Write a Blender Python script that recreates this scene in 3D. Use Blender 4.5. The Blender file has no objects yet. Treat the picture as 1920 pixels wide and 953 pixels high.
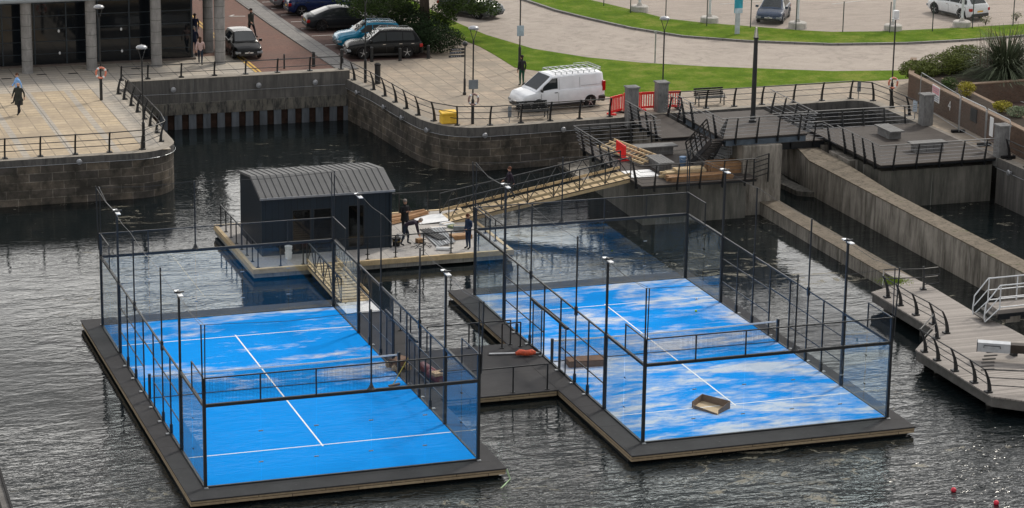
import bpy, bmesh, math, random
from mathutils import Vector, Matrix, geometry
random.seed(7)
R = math.radians
scene = bpy.context.scene
col = scene.collection

# ------------------------------------------------------------------ camera
CAM_F = 4858.9; CAM_C = Vector((-17.816, -83.725, 32.133))
YAW, PITCH, ROLL = -0.3334, 0.26989, 0.0160
def cam_axes():
    cy, sy, cp, sp = math.cos(YAW), math.sin(YAW), math.cos(PITCH), math.sin(PITCH)
    f = Vector((-sy*cp, cy*cp, -sp)); r = Vector((cy, sy, 0)); u = r.cross(f)
    c, s = math.cos(ROLL), math.sin(ROLL)
    return c*r + s*u, -s*r + c*u, f
RX, UX, FX = cam_axes()
cam = bpy.data.cameras.new('camera'); co = bpy.data.objects.new('camera', cam); col.objects.link(co)
cam.sensor_width = 36; cam.lens = CAM_F/1920*36; cam.clip_start = 1; cam.clip_end = 3000
m = Matrix.Identity(4)
for i in range(3):
    m[i][0], m[i][1], m[i][2], m[i][3] = RX[i], UX[i], -FX[i], CAM_C[i]
co.matrix_world = m
scene.camera = co
def G(px, py, z=2.0):
    """point of the plane at height z that the photograph shows at (px, py)"""
    d = RX*((px-960)/CAM_F) - UX*((py-476.5)/CAM_F) + FX
    return CAM_C + d*((z-CAM_C.z)/d.z)

# ------------------------------------------------------------------ light
SUN_AZ = R(55); SUN_EL = R(43)            # azimuth from +Y towards +X
w = bpy.data.worlds.new('World'); scene.world = w; w.use_nodes = True
nt = w.node_tree; N = nt.nodes; Lk = nt.links; N.clear()
out = N.new('ShaderNodeOutputWorld'); bg = N.new('ShaderNodeBackground'); Lk.new(bg.outputs[0], out.inputs[0])
sky = N.new('ShaderNodeTexSky'); sky.sky_type = 'NISHITA'; sky.sun_disc = False
sky.sun_elevation = SUN_EL; sky.sun_rotation = SUN_AZ; sky.air_density = 1.0; sky.dust_density = 1.5; sky.ozone_density = 1.0
tc = N.new('ShaderNodeTexCoord'); mp = N.new('ShaderNodeMapping'); mp.inputs['Scale'].default_value = (1, 1, 3.2)
Lk.new(tc.outputs['Generated'], mp.inputs[0])
cn = N.new('ShaderNodeTexNoise'); cn.inputs['Scale'].default_value = 2.3; cn.inputs['Detail'].default_value = 7; cn.inputs['Roughness'].default_value = 0.6
Lk.new(mp.outputs[0], cn.inputs['Vector'])
cr = N.new('ShaderNodeValToRGB'); cr.color_ramp.elements[0].position = 0.30; cr.color_ramp.elements[1].position = 0.50
Lk.new(cn.outputs['Fac'], cr.inputs[0])
mixc = N.new('ShaderNodeMix'); mixc.data_type = 'RGBA'
# thin bright cloud low over the horizon, greyer and more broken overhead
sepw = N.new('ShaderNodeSeparateXYZ'); Lk.new(tc.outputs['Generated'], sepw.inputs[0])
el = N.new('ShaderNodeValToRGB'); ee = el.color_ramp.elements
ee[0].position = 0.0; ee[0].color = (1, .975, .93, 1); ee[1].position = .85; ee[1].color = (.66, .66, .67, 1)
e3 = ee.new(.26); e3.color = (.95, .93, .895, 1); e5 = ee.new(.295); e5.color = (.50, .49, .48, 1); e4 = ee.new(.325); e4.color = (.20, .193, .185, 1); e6 = ee.new(.55); e6.color = (.27, .265, .26, 1)
Lk.new(sepw.outputs[2], el.inputs[0])
dt = N.new('ShaderNodeVectorMath'); dt.operation = 'DOT_PRODUCT'; dt.inputs[1].default_value = (math.sin(.1), math.cos(.1), 0); Lk.new(tc.outputs['Generated'], dt.inputs[0])
mr_ = N.new('ShaderNodeMapRange'); mr_.inputs[1].default_value = -.3; mr_.inputs[2].default_value = .9; mr_.inputs[3].default_value = 15.0; mr_.inputs[4].default_value = 28.5; Lk.new(dt.outputs['Value'], mr_.inputs[0])
cs = N.new('ShaderNodeVectorMath'); cs.operation = 'SCALE'; Lk.new(mr_.outputs[0], cs.inputs['Scale']); Lk.new(el.outputs[0], cs.inputs[0])
Lk.new(cr.outputs[0], mixc.inputs[0]); Lk.new(sky.outputs[0], mixc.inputs[6]); Lk.new(cs.outputs[0], mixc.inputs[7])
Lk.new(mixc.outputs[2], bg.inputs[0]); bg.inputs[1].default_value = 0.085
sl = bpy.data.lights.new('sun', 'SUN'); so = bpy.data.objects.new('sun', sl); col.objects.link(so)
sl.energy = 2.3; sl.angle = R(9.0); sl.color = (1.0, 0.93, 0.82)
sd = Vector((math.sin(SUN_AZ)*math.cos(SUN_EL), math.cos(SUN_AZ)*math.cos(SUN_EL), math.sin(SUN_EL)))
so.rotation_euler = sd.to_track_quat('Z', 'Y').to_euler(); so.location = (40, 60, 60)
vs = scene.view_settings; vs.view_transform = 'Standard'; vs.look = 'None'; vs.exposure = 0.18; vs.gamma = 1
try: vs.use_curve_mapping = False
except Exception: pass
cy = scene.cycles
cy.transparent_max_bounces = 40; cy.max_bounces = 7; cy.glossy_bounces = 4; cy.transmission_bounces = 4; cy.diffuse_bounces = 2
cy.caustics_reflective = False; cy.caustics_refractive = False; cy.sample_clamp_indirect = 6

# ------------------------------------------------------------------ materials
MATS = {}
def S(c): return tuple(((v/255.0)/12.92 if v/255.0 <= .04045 else ((v/255.0+.055)/1.055)**2.4) for v in c)
def base_mat(name):
    m = bpy.data.materials.new(name); m.use_nodes = True
    nt = m.node_tree; b = nt.nodes['Principled BSDF']; MATS[name] = m
    return m, nt, b
def wpos(nt, scale=(1, 1, 1), obj=False):
    if obj: v = nt.nodes.new('ShaderNodeTexCoord').outputs['Object']
    else: v = nt.nodes.new('ShaderNodeNewGeometry').outputs['Position']
    mp = nt.nodes.new('ShaderNodeMapping'); mp.inputs['Scale'].default_value = scale
    nt.links.new(v, mp.inputs[0]); return mp.outputs[0]
def noise(nt, vec, scale, detail=4, rough=.55, dist=0.0):
    n = nt.nodes.new('ShaderNodeTexNoise'); n.inputs['Scale'].default_value = scale
    n.inputs['Detail'].default_value = detail; n.inputs['Roughness'].default_value = rough; n.inputs['Distortion'].default_value = dist
    nt.links.new(vec, n.inputs['Vector']); return n.outputs['Fac']
def ramp(nt, fac, stops):
    r = nt.nodes.new('ShaderNodeValToRGB'); e = r.color_ramp.elements
    while len(e) < len(stops): e.new(0.5)
    for i, (p, c) in enumerate(stops):
        e[i].position = p; e[i].color = tuple(c)+(1,) if len(c) == 3 else c
    nt.links.new(fac, r.inputs[0]); return r.outputs[0]
def mixrgb(nt, fac, a, b, mode='MIX'):
    x = nt.nodes.new('ShaderNodeMix'); x.data_type = 'RGBA'; x.blend_type = mode
    for s, v in ((0, fac), (6, a), (7, b)):
        if hasattr(v, 'links') or hasattr(v, 'is_output'): nt.links.new(v, x.inputs[s])
        else: x.inputs[s].default_value = v if s == 0 else tuple(v)+(1,)
    return x.outputs[2]
def math_n(nt, op, a, b=None):
    x = nt.nodes.new('ShaderNodeMath'); x.operation = op
    for i, v in enumerate((a, b)):
        if v is None: continue
        if hasattr(v, 'links'): nt.links.new(v, x.inputs[i])
        else: x.inputs[i].default_value = v
    return x.outputs[0]
def bump(nt, b, h, strength=.3, dist=.02):
    bn = nt.nodes.new('ShaderNodeBump'); bn.inputs['Strength'].default_value = strength; bn.inputs['Distance'].default_value = dist
    nt.links.new(h, bn.inputs['Height']); nt.links.new(bn.outputs[0], b.inputs['Normal'])
def simple(name, c, rough=.6, metal=0.0, var=.25, scale=3.0, bmp=0.0, coat=0.0, streak=False):
    """one surface colour with wear: darker and lighter patches of the thing itself"""
    m, nt, b = base_mat(name)
    v = wpos(nt, (1, 1, .18) if streak else (1, 1, 1))
    f = noise(nt, v, scale, 6, .65)
    lo = tuple(x*(1-var) for x in c); hi = tuple(min(1, x*(1+var)) for x in c)
    nt.links.new(ramp(nt, f, [(.3, lo), (.7, hi)]), b.inputs['Base Color'])
    b.inputs['Roughness'].default_value = rough; b.inputs['Metallic'].default_value = metal
    if coat: b.inputs['Coat Weight'].default_value = coat
    if rough > .55: b.inputs['Specular IOR Level'].default_value = .2
    if bmp: bump(nt, b, noise(nt, wpos(nt), scale*6, 4), bmp, .01)
    return m
def blocks(name, c1, c2, mort, bw, bh, ms=.012, rough=.8, off=.5, uv=True, grime=None, gscale=.5, gpos=(.42, .62), bmp=.4, streak=False):
    m, nt, b = base_mat(name)
    v = nt.nodes.new('ShaderNodeUVMap').outputs[0] if uv else wpos(nt)
    # slight wobble of the joints
    br = nt.nodes.new('ShaderNodeTexBrick'); br.inputs['Scale'].default_value = 1
    br.inputs['Brick Width'].default_value = bw; br.inputs['Row Height'].default_value = bh; br.inputs['Mortar Size'].default_value = ms
    br.inputs['Mortar Smooth'].default_value = .3; br.inputs['Bias'].default_value = 0; br.offset = off
    br.inputs['Color1'].default_value = tuple(c1)+(1,); br.inputs['Color2'].default_value = tuple(c2)+(1,); br.inputs['Mortar'].default_value = tuple(mort)+(1,)
    nt.links.new(v, br.inputs['Vector'])
    c = br.outputs['Color']
    f2 = noise(nt, wpos(nt), 6, 5, .7)
    c = mixrgb(nt, .35, c, ramp(nt, f2, [(.3, (.35, .35, .35)), (.7, (.9, .9, .9))]), 'OVERLAY')
    if grime:
        g = noise(nt, wpos(nt, (1, 1, .25) if streak else (1, 1, 1)), gscale, 6, .7)
        c = mixrgb(nt, ramp(nt, g, [(gpos[0], (0, 0, 0)), (gpos[1], (1, 1, 1))]), c, grime)
    nt.links.new(c, b.inputs['Base Color']); b.inputs['Roughness'].default_value = rough; b.inputs['Specular IOR Level'].default_value = .2
    h = math_n(nt, 'SUBTRACT', math_n(nt, 'MULTIPLY', f2, .5), br.outputs['Fac'])
    bump(nt, b, h, bmp, .02)
    return m
def streaked(name, c, dark, light=None, rough=.85, sc=1.1, zs=.12, pos=(.4, .62), moss=None):
    """concrete with vertical run-off stains"""
    m, nt, b = base_mat(name)
    f = noise(nt, wpos(nt, (1.6, 1.6, zs)), sc*2.2, 6, .7); g = noise(nt, wpos(nt), sc*.9, 6, .65)
    cc = ramp(nt, g, [(.3, tuple(x*.75 for x in c)), (.7, tuple(x*1.2 for x in c))])
    cc = mixrgb(nt, ramp(nt, f, [(pos[0], (0, 0, 0)), (pos[1], (1, 1, 1))]), dark, cc)
    if light:
        h = noise(nt, wpos(nt, (2.5, 2.5, .1)), sc*3.1, 3, .5)
        cc = mixrgb(nt, ramp(nt, h, [(.66, (0, 0, 0)), (.74, (.8, .8, .8))]), cc, light)
    if moss:
        h = noise(nt, wpos(nt), .55, 6, .7)
        cc = mixrgb(nt, ramp(nt, h, [(.6, (0, 0, 0)), (.66, (1, 1, 1))]), cc, moss)
    nt.links.new(cc, b.inputs['Base Color']); b.inputs['Roughness'].default_value = rough; b.inputs['Specular IOR Level'].default_value = .2
    bump(nt, b, noise(nt, wpos(nt), 9, 5, .7), .35, .02)
    return m
def planks(name, c, dark, wdt=.14, axis='x', rough=.75, gap=.06, var=.3, bmp=.5):
    """boards laid across `axis`: gaps every `wdt` metres, each board its own tint"""
    m, nt, b = base_mat(name)
    v = nt.nodes.new('ShaderNodeNewGeometry').outputs['Position']
    sp = nt.nodes.new('ShaderNodeSeparateXYZ'); nt.links.new(v, sp.inputs[0])
    t = math_n(nt, 'DIVIDE', sp.outputs[{'x': 0, 'y': 1, 'z': 2}[axis]], wdt)
    fr = math_n(nt, 'FRACT', t); fl = math_n(nt, 'FLOOR', t)
    wn = nt.nodes.new('ShaderNodeTexWhiteNoise'); wn.noise_dimensions = '1D'; nt.links.new(fl, wn.inputs['W'])
    st = {'x': (6, .6, 1), 'y': (.6, 6, 1), 'z': (1, 1, 6)}[axis]
    g = noise(nt, wpos(nt, st), 3, 5, .65)
    k = math_n(nt, 'ADD', math_n(nt, 'MULTIPLY', wn.outputs['Value'], .55), math_n(nt, 'MULTIPLY', g, .45))
    cc = ramp(nt, k, [(.15, tuple(x*(1-var) for x in c)), (.85, tuple(x*(1+var) for x in c))])
    gp = math_n(nt, 'LESS_THAN', fr, gap)
    cc = mixrgb(nt, gp, cc, dark)
    nt.links.new(cc, b.inputs['Base Color']); b.inputs['Roughness'].default_value = rough; b.inputs['Specular IOR Level'].default_value = .2
    bump(nt, b, math_n(nt, 'SUBTRACT', 1.0, gp), bmp, .01)
    return m
def grid_mesh_mat(name, pitch, wire, c=(.012, .014, .016), metal=.0):
    m, nt, b = base_mat(name)
    uv = nt.nodes.new('ShaderNodeUVMap').outputs[0]
    sp = nt.nodes.new('ShaderNodeSeparateXYZ'); nt.links.new(uv, sp.inputs[0])
    a = math_n(nt, 'LESS_THAN', math_n(nt, 'FRACT', math_n(nt, 'DIVIDE', sp.outputs[0], pitch)), wire/pitch)
    d = math_n(nt, 'LESS_THAN', math_n(nt, 'FRACT', math_n(nt, 'DIVIDE', sp.outputs[1], pitch)), wire/pitch)
    f = math_n(nt, 'MAXIMUM', a, d)
    nt.links.new(f, b.inputs['Alpha']); b.inputs['Base Color'].default_value = tuple(c)+(1,)
    b.inputs['Roughness'].default_value = .5; b.inputs['Metallic'].default_value = metal
    return m
def glass_mat(name, tint=(.93, .97, .96), gloss=1.0, rough=.0):
    m = bpy.data.materials.new(name); m.use_nodes = True; nt = m.node_tree; nt.nodes.clear(); MATS[name] = m
    o = nt.nodes.new('ShaderNodeOutputMaterial'); mx = nt.nodes.new('ShaderNodeMixShader'); tr = nt.nodes.new('ShaderNodeBsdfTransparent')
    gl = nt.nodes.new('ShaderNodeBsdfGlossy'); fr = nt.nodes.new('ShaderNodeFresnel'); ge = nt.nodes.new('ShaderNodeNewGeometry')
    tr.inputs[0].default_value = tuple(tint)+(1,); gl.inputs['Roughness'].default_value = rough
    ior = math_n(nt, 'ADD', math_n(nt, 'MULTIPLY', ge.outputs['Backfacing'], 1/1.52-1.52), 1.52)
    nt.links.new(ior, fr.inputs['IOR'])
    k = math_n(nt, 'MULTIPLY', fr.outputs[0], gloss)
    nt.links.new(k, mx.inputs[0]); nt.links.new(tr.outputs[0], mx.inputs[1]); nt.links.new(gl.outputs[0], mx.inputs[2]); nt.links.new(mx.outputs[0], o.inputs[0])
    return m
def dark_glass(name, c=(.012, .016, .02), rough=.03):
    m, nt, b = base_mat(name); b.inputs['Base Color'].default_value = tuple(c)+(1,); b.inputs['Roughness'].default_value = rough
    b.inputs['IOR'].default_value = 1.5
    return m
def paint(name, c, rough=.25, metal=.0, flake=.0):
    m, nt, b = base_mat(name); f = noise(nt, wpos(nt), 2.5, 3)
    nt.links.new(ramp(nt, f, [(.3, tuple(x*.92 for x in c)), (.7, tuple(min(1, x*1.06) for x in c))]), b.inputs['Base Color'])
    b.inputs['Roughness'].default_value = rough; b.inputs['Metallic'].default_value = metal; b.inputs['Specular IOR Level'].default_value = .16 if max(c) < .06 else .4; b.inputs['Coat Weight'].default_value = .12 if max(c) < .06 else .3; b.inputs['Coat Roughness'].default_value = .05
    return m

steel = simple('black_steel', (.012, .015, .019), .42, 0, .3, 5)
rail_black = simple('black_rail_paint', (.011, .0125, .0145), .4, 0, .3, 4)
alu = simple('bare_aluminium', (.5, .51, .52), .35, .8, .15, 5)
galv = simple('galvanised_steel', (.36, .38, .4), .4, .6, .2, 6)
white = simple('white_paint', (.74, .75, .76), .5, 0, .07, 2)
lamp_white = simple('lamp_panel_white', (.8, .82, .84), .25, .1, .05, 2)
white_rail = simple('white_rail_paint', (.62, .65, .68), .4, 0, .12, 4)
cap_glass = simple('lantern_glass', (.62, .6, .5), .2, 0, .1, 8)
lampgrey = simple('lamp_grey', (.3, .31, .33), .35, .4, .15, 4)
newtimber = planks('pale_new_timber', (.58, .40, .20), (.16, .1, .05), .145, 'x', .65, .05, .16)
newtimber_y = planks('pale_new_timber_cross', (.55, .43, .26), (.2, .13, .07), .145, 'y', .65, .05, .16)
newwood = simple('fresh_sawn_wood', (.53, .41, .25), .7, 0, .18, 5)
brownwood = simple('brown_decking_boards', (.30, .17, .085), .6, 0, .25, 4)
darkbrown = simple('brown_carton', (.16, .10, .07), .75, 0, .15, 3)
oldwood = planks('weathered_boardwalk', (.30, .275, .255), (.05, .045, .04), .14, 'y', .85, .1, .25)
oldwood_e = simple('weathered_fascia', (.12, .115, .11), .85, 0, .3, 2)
floatconc = streaked('pontoon_concrete', (.30, .29, .27), (.12, .12, .11), None, .85, 1.5, .1, (.3, .5))
pontoon_top = blocks('pontoon_slab', (.36, .34, .32), (.33, .315, .30), (.2, .2, .2), 2.4, 2.4, .012, .85, 0, True, (.24, .23, .23), .6, (.5, .7), .2)
fascia = blocks('raft_fascia_boards', (.34, .27, .18), (.27, .21, .14), (.04, .03, .02), 2.4, .14, .012, .8, .5, True)
navy = planks('dark_cladding', (.018, .027, .038), (.005, .007, .01), .3, 'x', .5, .05, .12, .3)
navy_y = planks('dark_cladding_side', (.014, .02, .028), (.004, .005, .007), .3, 'y', .5, .05, .12, .3)
roofgrey = simple('zinc_roof', (.105, .107, .11), .6, 0, .1, 1.5)
roofseam = simple('zinc_seam', (.035, .036, .04), .6, 0, .1, 3)
conc = streaked('lock_concrete', (.31, .285, .25), (.11, .10, .085), (.46, .44, .41), .88, .8, .25, (.36, .58))
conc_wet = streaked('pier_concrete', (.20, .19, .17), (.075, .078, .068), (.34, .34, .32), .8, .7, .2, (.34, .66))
conc_top = streaked('mossy_wall_top', (.16, .135, .105), (.07, .058, .043), None, .9, 1.4, 1, (.34, .5), (.055, .075, .02))
coping = streaked('coping_concrete', (.125, .12, .115), (.065, .064, .063), None, .8, 1.2, .3, (.35, .55))
coping_top = simple('coping_top', (.27, .245, .21), .85, 0, .2, 2.2, .3)
backconc = streaked('basin_wall_concrete', (.145, .138, .13), (.085, .083, .08), (.17, .17, .17), .85, 1.1, .12, (.4, .6))
rough_ledge = streaked('stained_ledge', (.16, .15, .13), (.05, .05, .05), (.24, .23, .21), .9, 1.5, .4, (.38, .55))
pile = simple('sheet_pile', (.12, .135, .155), .6, .2, .45, 2.5, .2, streak=True)
pile_rust = simple('rusty_pile', (.035, .02, .015), .8, .1, .5, 3, .2)
stone = blocks('quay_stone', (.17, .142, .112), (.085, .077, .072), (.28, .25, .215), 1.15, .42, .022, .85, .5, True, (.045, .042, .036), .9, (.36, .62), .7)
stone_pale = blocks('inner_stone', (.10, .09, .08), (.045, .045, .048), (.12, .12, .11), .9, .36, .02, .85, .5, True, (.03, .033, .035), .9, (.4, .6), .7)
granite = streaked('pillar_granite', (.20, .20, .20), (.10, .10, .105), None, .8, 2.5, .5, (.3, .5))
colstone = streaked('column_stone', (.26, .255, .25), (.19, .185, .185), (.34, .33, .32), .75, 1.6, .6, (.3, .55))
coljoint = simple('column_joint', (.07, .07, .07), .8)
facade_glass = dark_glass('facade_glass', (.008, .010, .013), .05)
facade_frame = simple('facade_frame', (.022, .032, .042), .4, .3, .2, 3)
canopy_m = simple('canopy_beam', (.32, .37, .42), .4, .2, .1, 2)
buff = blocks('buff_paving', (.47, .385, .275), (.43, .345, .235), (.16, .14, .115), .9, .6, .032, .85, 0, True, (.33, .27, .20), .6, (.36, .62), .2)
greypav = blocks('grey_paving', (.40, .355, .295), (.355, .315, .265), (.14, .13, .12), .9, .6, .032, .85, 0, True, (.28, .27, .25), .5, (.4, .8), .2)
quaypav = blocks('quay_paving', (.37, .30, .23), (.31, .265, .21), (.14, .12, .10), .9, .9, .032, .85, 0, True, (.25, .215, .175), .7, (.38, .62), .2)
brick_red = blocks('street_brick', (.19, .10, .075), (.135, .075, .06), (.07, .045, .04), .22, .11, .012, .85, .5, True, (.13, .085, .07), .4, (.4, .75), .2)
brick_park = blocks('bay_brick', (.10, .06, .05), (.075, .048, .042), (.04, .03, .03), .22, .11, .012, .85, .5, True)
kerbm = blocks('kerb_stone', (.22, .21, .20), (.17, .165, .16), (.06, .06, .06), .9, .3, .02, .8, 0, True)
planterbrick = blocks('planter_brick', (.125, .075, .052), (.085, .052, .038), (.11, .09, .075), .22, .075, .012, .85, .5, True, (.13, .11, .09), .5, (.5, .8), .3)
planter_cap = simple('planter_cap_brick', (.20, .145, .105), .85, 0, .25, 6, .3)
def road_mat(name, c, sc=(.15, 1.5, 1)):
    m, nt, b = base_mat(name)
    f = noise(nt, wpos(nt, sc), 1.4, 8, .75, 1.5); g = noise(nt, wpos(nt), 14, 3)
    cc = ramp(nt, f, [(.3, tuple(x*.68 for x in c)), (.48, c), (.72, tuple(x*1.22 for x in c))])
    cc = mixrgb(nt, .25, cc, ramp(nt, g, [(.3, (.3, .3, .3)), (.7, (.8, .8, .8))]), 'OVERLAY')
    nt.links.new(cc, b.inputs['Base Color']); b.inputs['Roughness'].default_value = .82; b.inputs['Specular IOR Level'].default_value = .2; bump(nt, b, g, .2, .01); return m
road = road_mat('pale_road', (.31, .27, .235), (.5, .5, 1))
carpark = road_mat('gravel_yard', (.31, .265, .23), (.25, .9, 1))
landm = road_mat('land_base', (.2, .18, .16))
yellow = simple('yellow_line_paint', (.55, .36, .09), .7, 0, .25, 6)
linewhite = simple('road_line_paint', (.5, .49, .47), .7, 0, .25, 5)
courtline = simple('court_line_paint', (.8, .82, .84), .7, 0, .06, 6)
def specked(name, c, rough):
    m, nt, b = base_mat(name)
    f = noise(nt, wpos(nt), 1.1, 6, .65); g = noise(nt, wpos(nt), 7, 2, .5)
    cc = ramp(nt, f, [(.3, tuple(x*.8 for x in c)), (.7, tuple(x*1.2 for x in c))])
    cc = mixrgb(nt, ramp(nt, g, [(.72, (0, 0, 0)), (.75, (.5, .5, .5))]), cc, (.16, .15, .14))
    sp = nt.nodes.new('ShaderNodeSeparateXYZ'); nt.links.new(nt.nodes.new('ShaderNodeNewGeometry').outputs['Position'], sp.inputs[0])
    jx = math_n(nt, 'LESS_THAN', math_n(nt, 'FRACT', math_n(nt, 'DIVIDE', math_n(nt, 'ADD', sp.outputs[1], .3), 2.4)), .012)
    cc = mixrgb(nt, jx, cc, (.012, .012, .012))
    nt.links.new(cc, b.inputs['Base Color']); b.inputs['Roughness'].default_value = rough; b.inputs['Specular IOR Level'].default_value = .25
    bump(nt, b, noise(nt, wpos(nt), 8, 3), .3, .01); return m
anthracite = specked('anthracite_raft_boards', (.034, .034, .037), .8)
def grass_mat():
    m, nt, b = base_mat('grass')
    f = noise(nt, wpos(nt), .7, 6, .65); g = noise(nt, wpos(nt, (1, 2.2, 1)), 7, 5, .75)
    cc = ramp(nt, f, [(.32, (.060, .108, .010)), (.50, (.092, .148, .015)), (.64, (.155, .180, .040))])
    cc = mixrgb(nt, .7, cc, ramp(nt, g, [(.3, (.22, .24, .16)), (.7, (.80, .84, .60))]), 'OVERLAY')
    d = noise(nt, wpos(nt, (.7, 2.2, 1)), .5, 5, .7)
    cc = mixrgb(nt, ramp(nt, d, [(.66, (0, 0, 0)), (.78, (.8, .8, .8))]), cc, (.33, .29, .12))
    nt.links.new(cc, b.inputs['Base Color']); b.inputs['Roughness'].default_value = .95; b.inputs['Specular IOR Level'].default_value = .04; bump(nt, b, g, .8, .06); return m
grass = grass_mat()
def leaf_mat(name, c, var=.5):
    m, nt, b = base_mat(name); f = noise(nt, wpos(nt), 2.2, 5, .7)
    oi = nt.nodes.new('ShaderNodeNewGeometry')
    k = math_n(nt, 'ADD', math_n(nt, 'MULTIPLY', f, .55), math_n(nt, 'MULTIPLY', oi.outputs['Random Per Island'], .45))
    nt.links.new(ramp(nt, k, [(.25, tuple(x*(1-var) for x in c)), (.75, tuple(x*(1+var) for x in c))]), b.inputs['Base Color'])
    b.inputs['Roughness'].default_value = .7; b.inputs['Specular IOR Level'].default_value = .12
    return m
leaf_dark = leaf_mat('hedge_leaf', (.014, .028, .010)); leaf_tree = leaf_mat('tree_leaf', (.04, .068, .016))
leaf_bush = leaf_mat('shrub_leaf', (.085, .105, .024)); leaf_yellow = leaf_mat('golden_leaf', (.28, .25, .035)); leaf_grey = leaf_mat('grey_leaf', (.16, .20, .12))
leaf_blade = leaf_mat('flax_blade', (.085, .105, .065)); leaf_round = leaf_mat('round_shrub_leaf', (.05, .08, .022)); twig = simple('dry_stalk', (.10, .07, .045), .8)
bark = simple('bark', (.07, .055, .045), .9, 0, .4, 8, .6, streak=True)
hand_m = simple('dull_handrail', (.20, .20, .20), .5, 0, .2, 6)
bench_top = simple('bench_slats', (.16, .16, .16), .7, 0, .15, 5)
soil = simple('soil', (.03, .022, .016), .95, 0, .4, 6, .5)
red_plastic = simple('red_barrier_plastic', (.85, .03, .03), .45, 0, .12, 4)
orange_ring = simple('orange_ring', (.62, .20, .13), .5, 0, .15, 6); faded_ring = simple('faded_ring', (.30, .20, .18), .7, 0, .2, 6)
orange_net = simple('orange_wrap', (.65, .10, .04), .5, 0, .5, 9); maroon = simple('maroon_wrap', (.16, .025, .03), .3, 0, .35, 7)
yellow_bin = simple('grit_bin_yellow', (.80, .50, .05), .5, 0, .12, 4)
sign_blue = simple('sign_blue', (.02, .30, .42), .5); sign_grey = simple('sign_back_grey', (.17, .19, .21), .5); sign_pink = simple('sign_pink', (.62, .30, .34), .6); sign_text = simple('sign_text', (.25, .27, .32), .6)
board_white = simple('sign_board', (.72, .73, .74), .5, 0, .05, 4)
card_in = simple('cardboard_inside', (.55, .42, .28), .8, 0, .1, 4); card = simple('cardboard', (.19, .135, .105), .8, 0, .15, 4)
rubber = simple('black_rubber', (.012, .012, .013), .7); tyre_m = simple('tyre', (.016, .016, .017), .8)
rim_m = simple('alloy_rim', (.42, .43, .45), .3, .7, .1, 6); rim_dark = simple('dark_rim', (.06, .06, .065), .35, .5, .1, 6)
carglass = dark_glass('car_glass', (.02, .024, .026), .02); trim = simple('black_trim', (.015, .015, .016), .5)
headl = dark_glass('headlight_glass', (.22, .24, .26), .08); taill = dark_glass('tail_light_glass', (.35, .01, .01), .15); plate_w = simple('plate_white', (.72, .72, .70), .5, 0, .03); plate_y = simple('plate_yellow', (.70, .42, .05), .5, 0, .03); chrome = simple('chrome', (.6, .61, .62), .15, .9, .05)
skin_m = simple('skin', (.48, .28, .20), .6, 0, .08, 6); 
tennis = simple('ball_yellow_green', (.45, .75, .08), .8); redball = simple('red_float', (.6, .02, .05), .5)
pane = glass_mat('court_glass', (.95, .98, .985), 1.0)
house_pane = glass_mat('house_glass', (.25, .28, .3), 1.3)
mesh_m = grid_mesh_mat('welded_mesh', .05, .0056)
net_m = grid_mesh_mat('ball_stop_netting', .045, .0011)
fencemesh = grid_mesh_mat('fence_wire', .05, .0022, (.2, .21, .22)); tennisnet = grid_mesh_mat('court_net_cord', .045, .006, (.01, .012, .016))

def turf_mat(name, cover, seed, front_clear):
    m, nt, b = base_mat(name)
    p = wpos(nt, (.42, 1.15, 1)); mp = nt.nodes.new('ShaderNodeMapping'); mp.inputs['Location'].default_value = (seed, seed*1.7, 0); nt.links.new(p, mp.inputs[0])
    a = noise(nt, mp.outputs[0], .42, 8, .62, .6); s = noise(nt, mp.outputs[0], 2.4, 6, .7, .3)
    f = math_n(nt, 'ADD', math_n(nt, 'MULTIPLY', a, .72), math_n(nt, 'MULTIPLY', s, .28))
    if front_clear:
        sp = nt.nodes.new('ShaderNodeSeparateXYZ'); nt.links.new(nt.nodes.new('ShaderNodeNewGeometry').outputs['Position'], sp.inputs[0])
        mr = nt.nodes.new('ShaderNodeMapRange'); mr.inputs[1].default_value = 7.6; mr.inputs[2].default_value = 10.2; mr.inputs[3].default_value = -.16; mr.inputs[4].default_value = 0.0
        nt.links.new(sp.outputs[1], mr.inputs[0]); f = math_n(nt, 'ADD', f, mr.outputs[0])
    k = ramp(nt, f, [(cover-.03, (0, 0, 0)), (cover+.03, (.4, .4, .4)), (cover+.085, (.93, .93, .93))])
    fine = noise(nt, wpos(nt, (.35, 3, 1)), 3, 5, .7)
    blue = ramp(nt, fine, [(.3, (.0, .235, .71)), (.7, (.0, .282, .81))])
    sand = ramp(nt, s, [(.3, (.42, .50, .62)), (.7, (.64, .66, .71))])
    nt.links.new(mixrgb(nt, k, blue, sand), b.inputs['Base Color']); b.inputs['Roughness'].default_value = .95; b.inputs['Specular IOR Level'].default_value = .08
    bump(nt, b, noise(nt, wpos(nt), 30, 2), .3, .01); return m
turf1 = turf_mat('blue_turf_sparse_sand', .535, 3.7, True); turf2 = turf_mat('blue_turf_heavy_sand', .483, 11.3, False)

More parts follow.
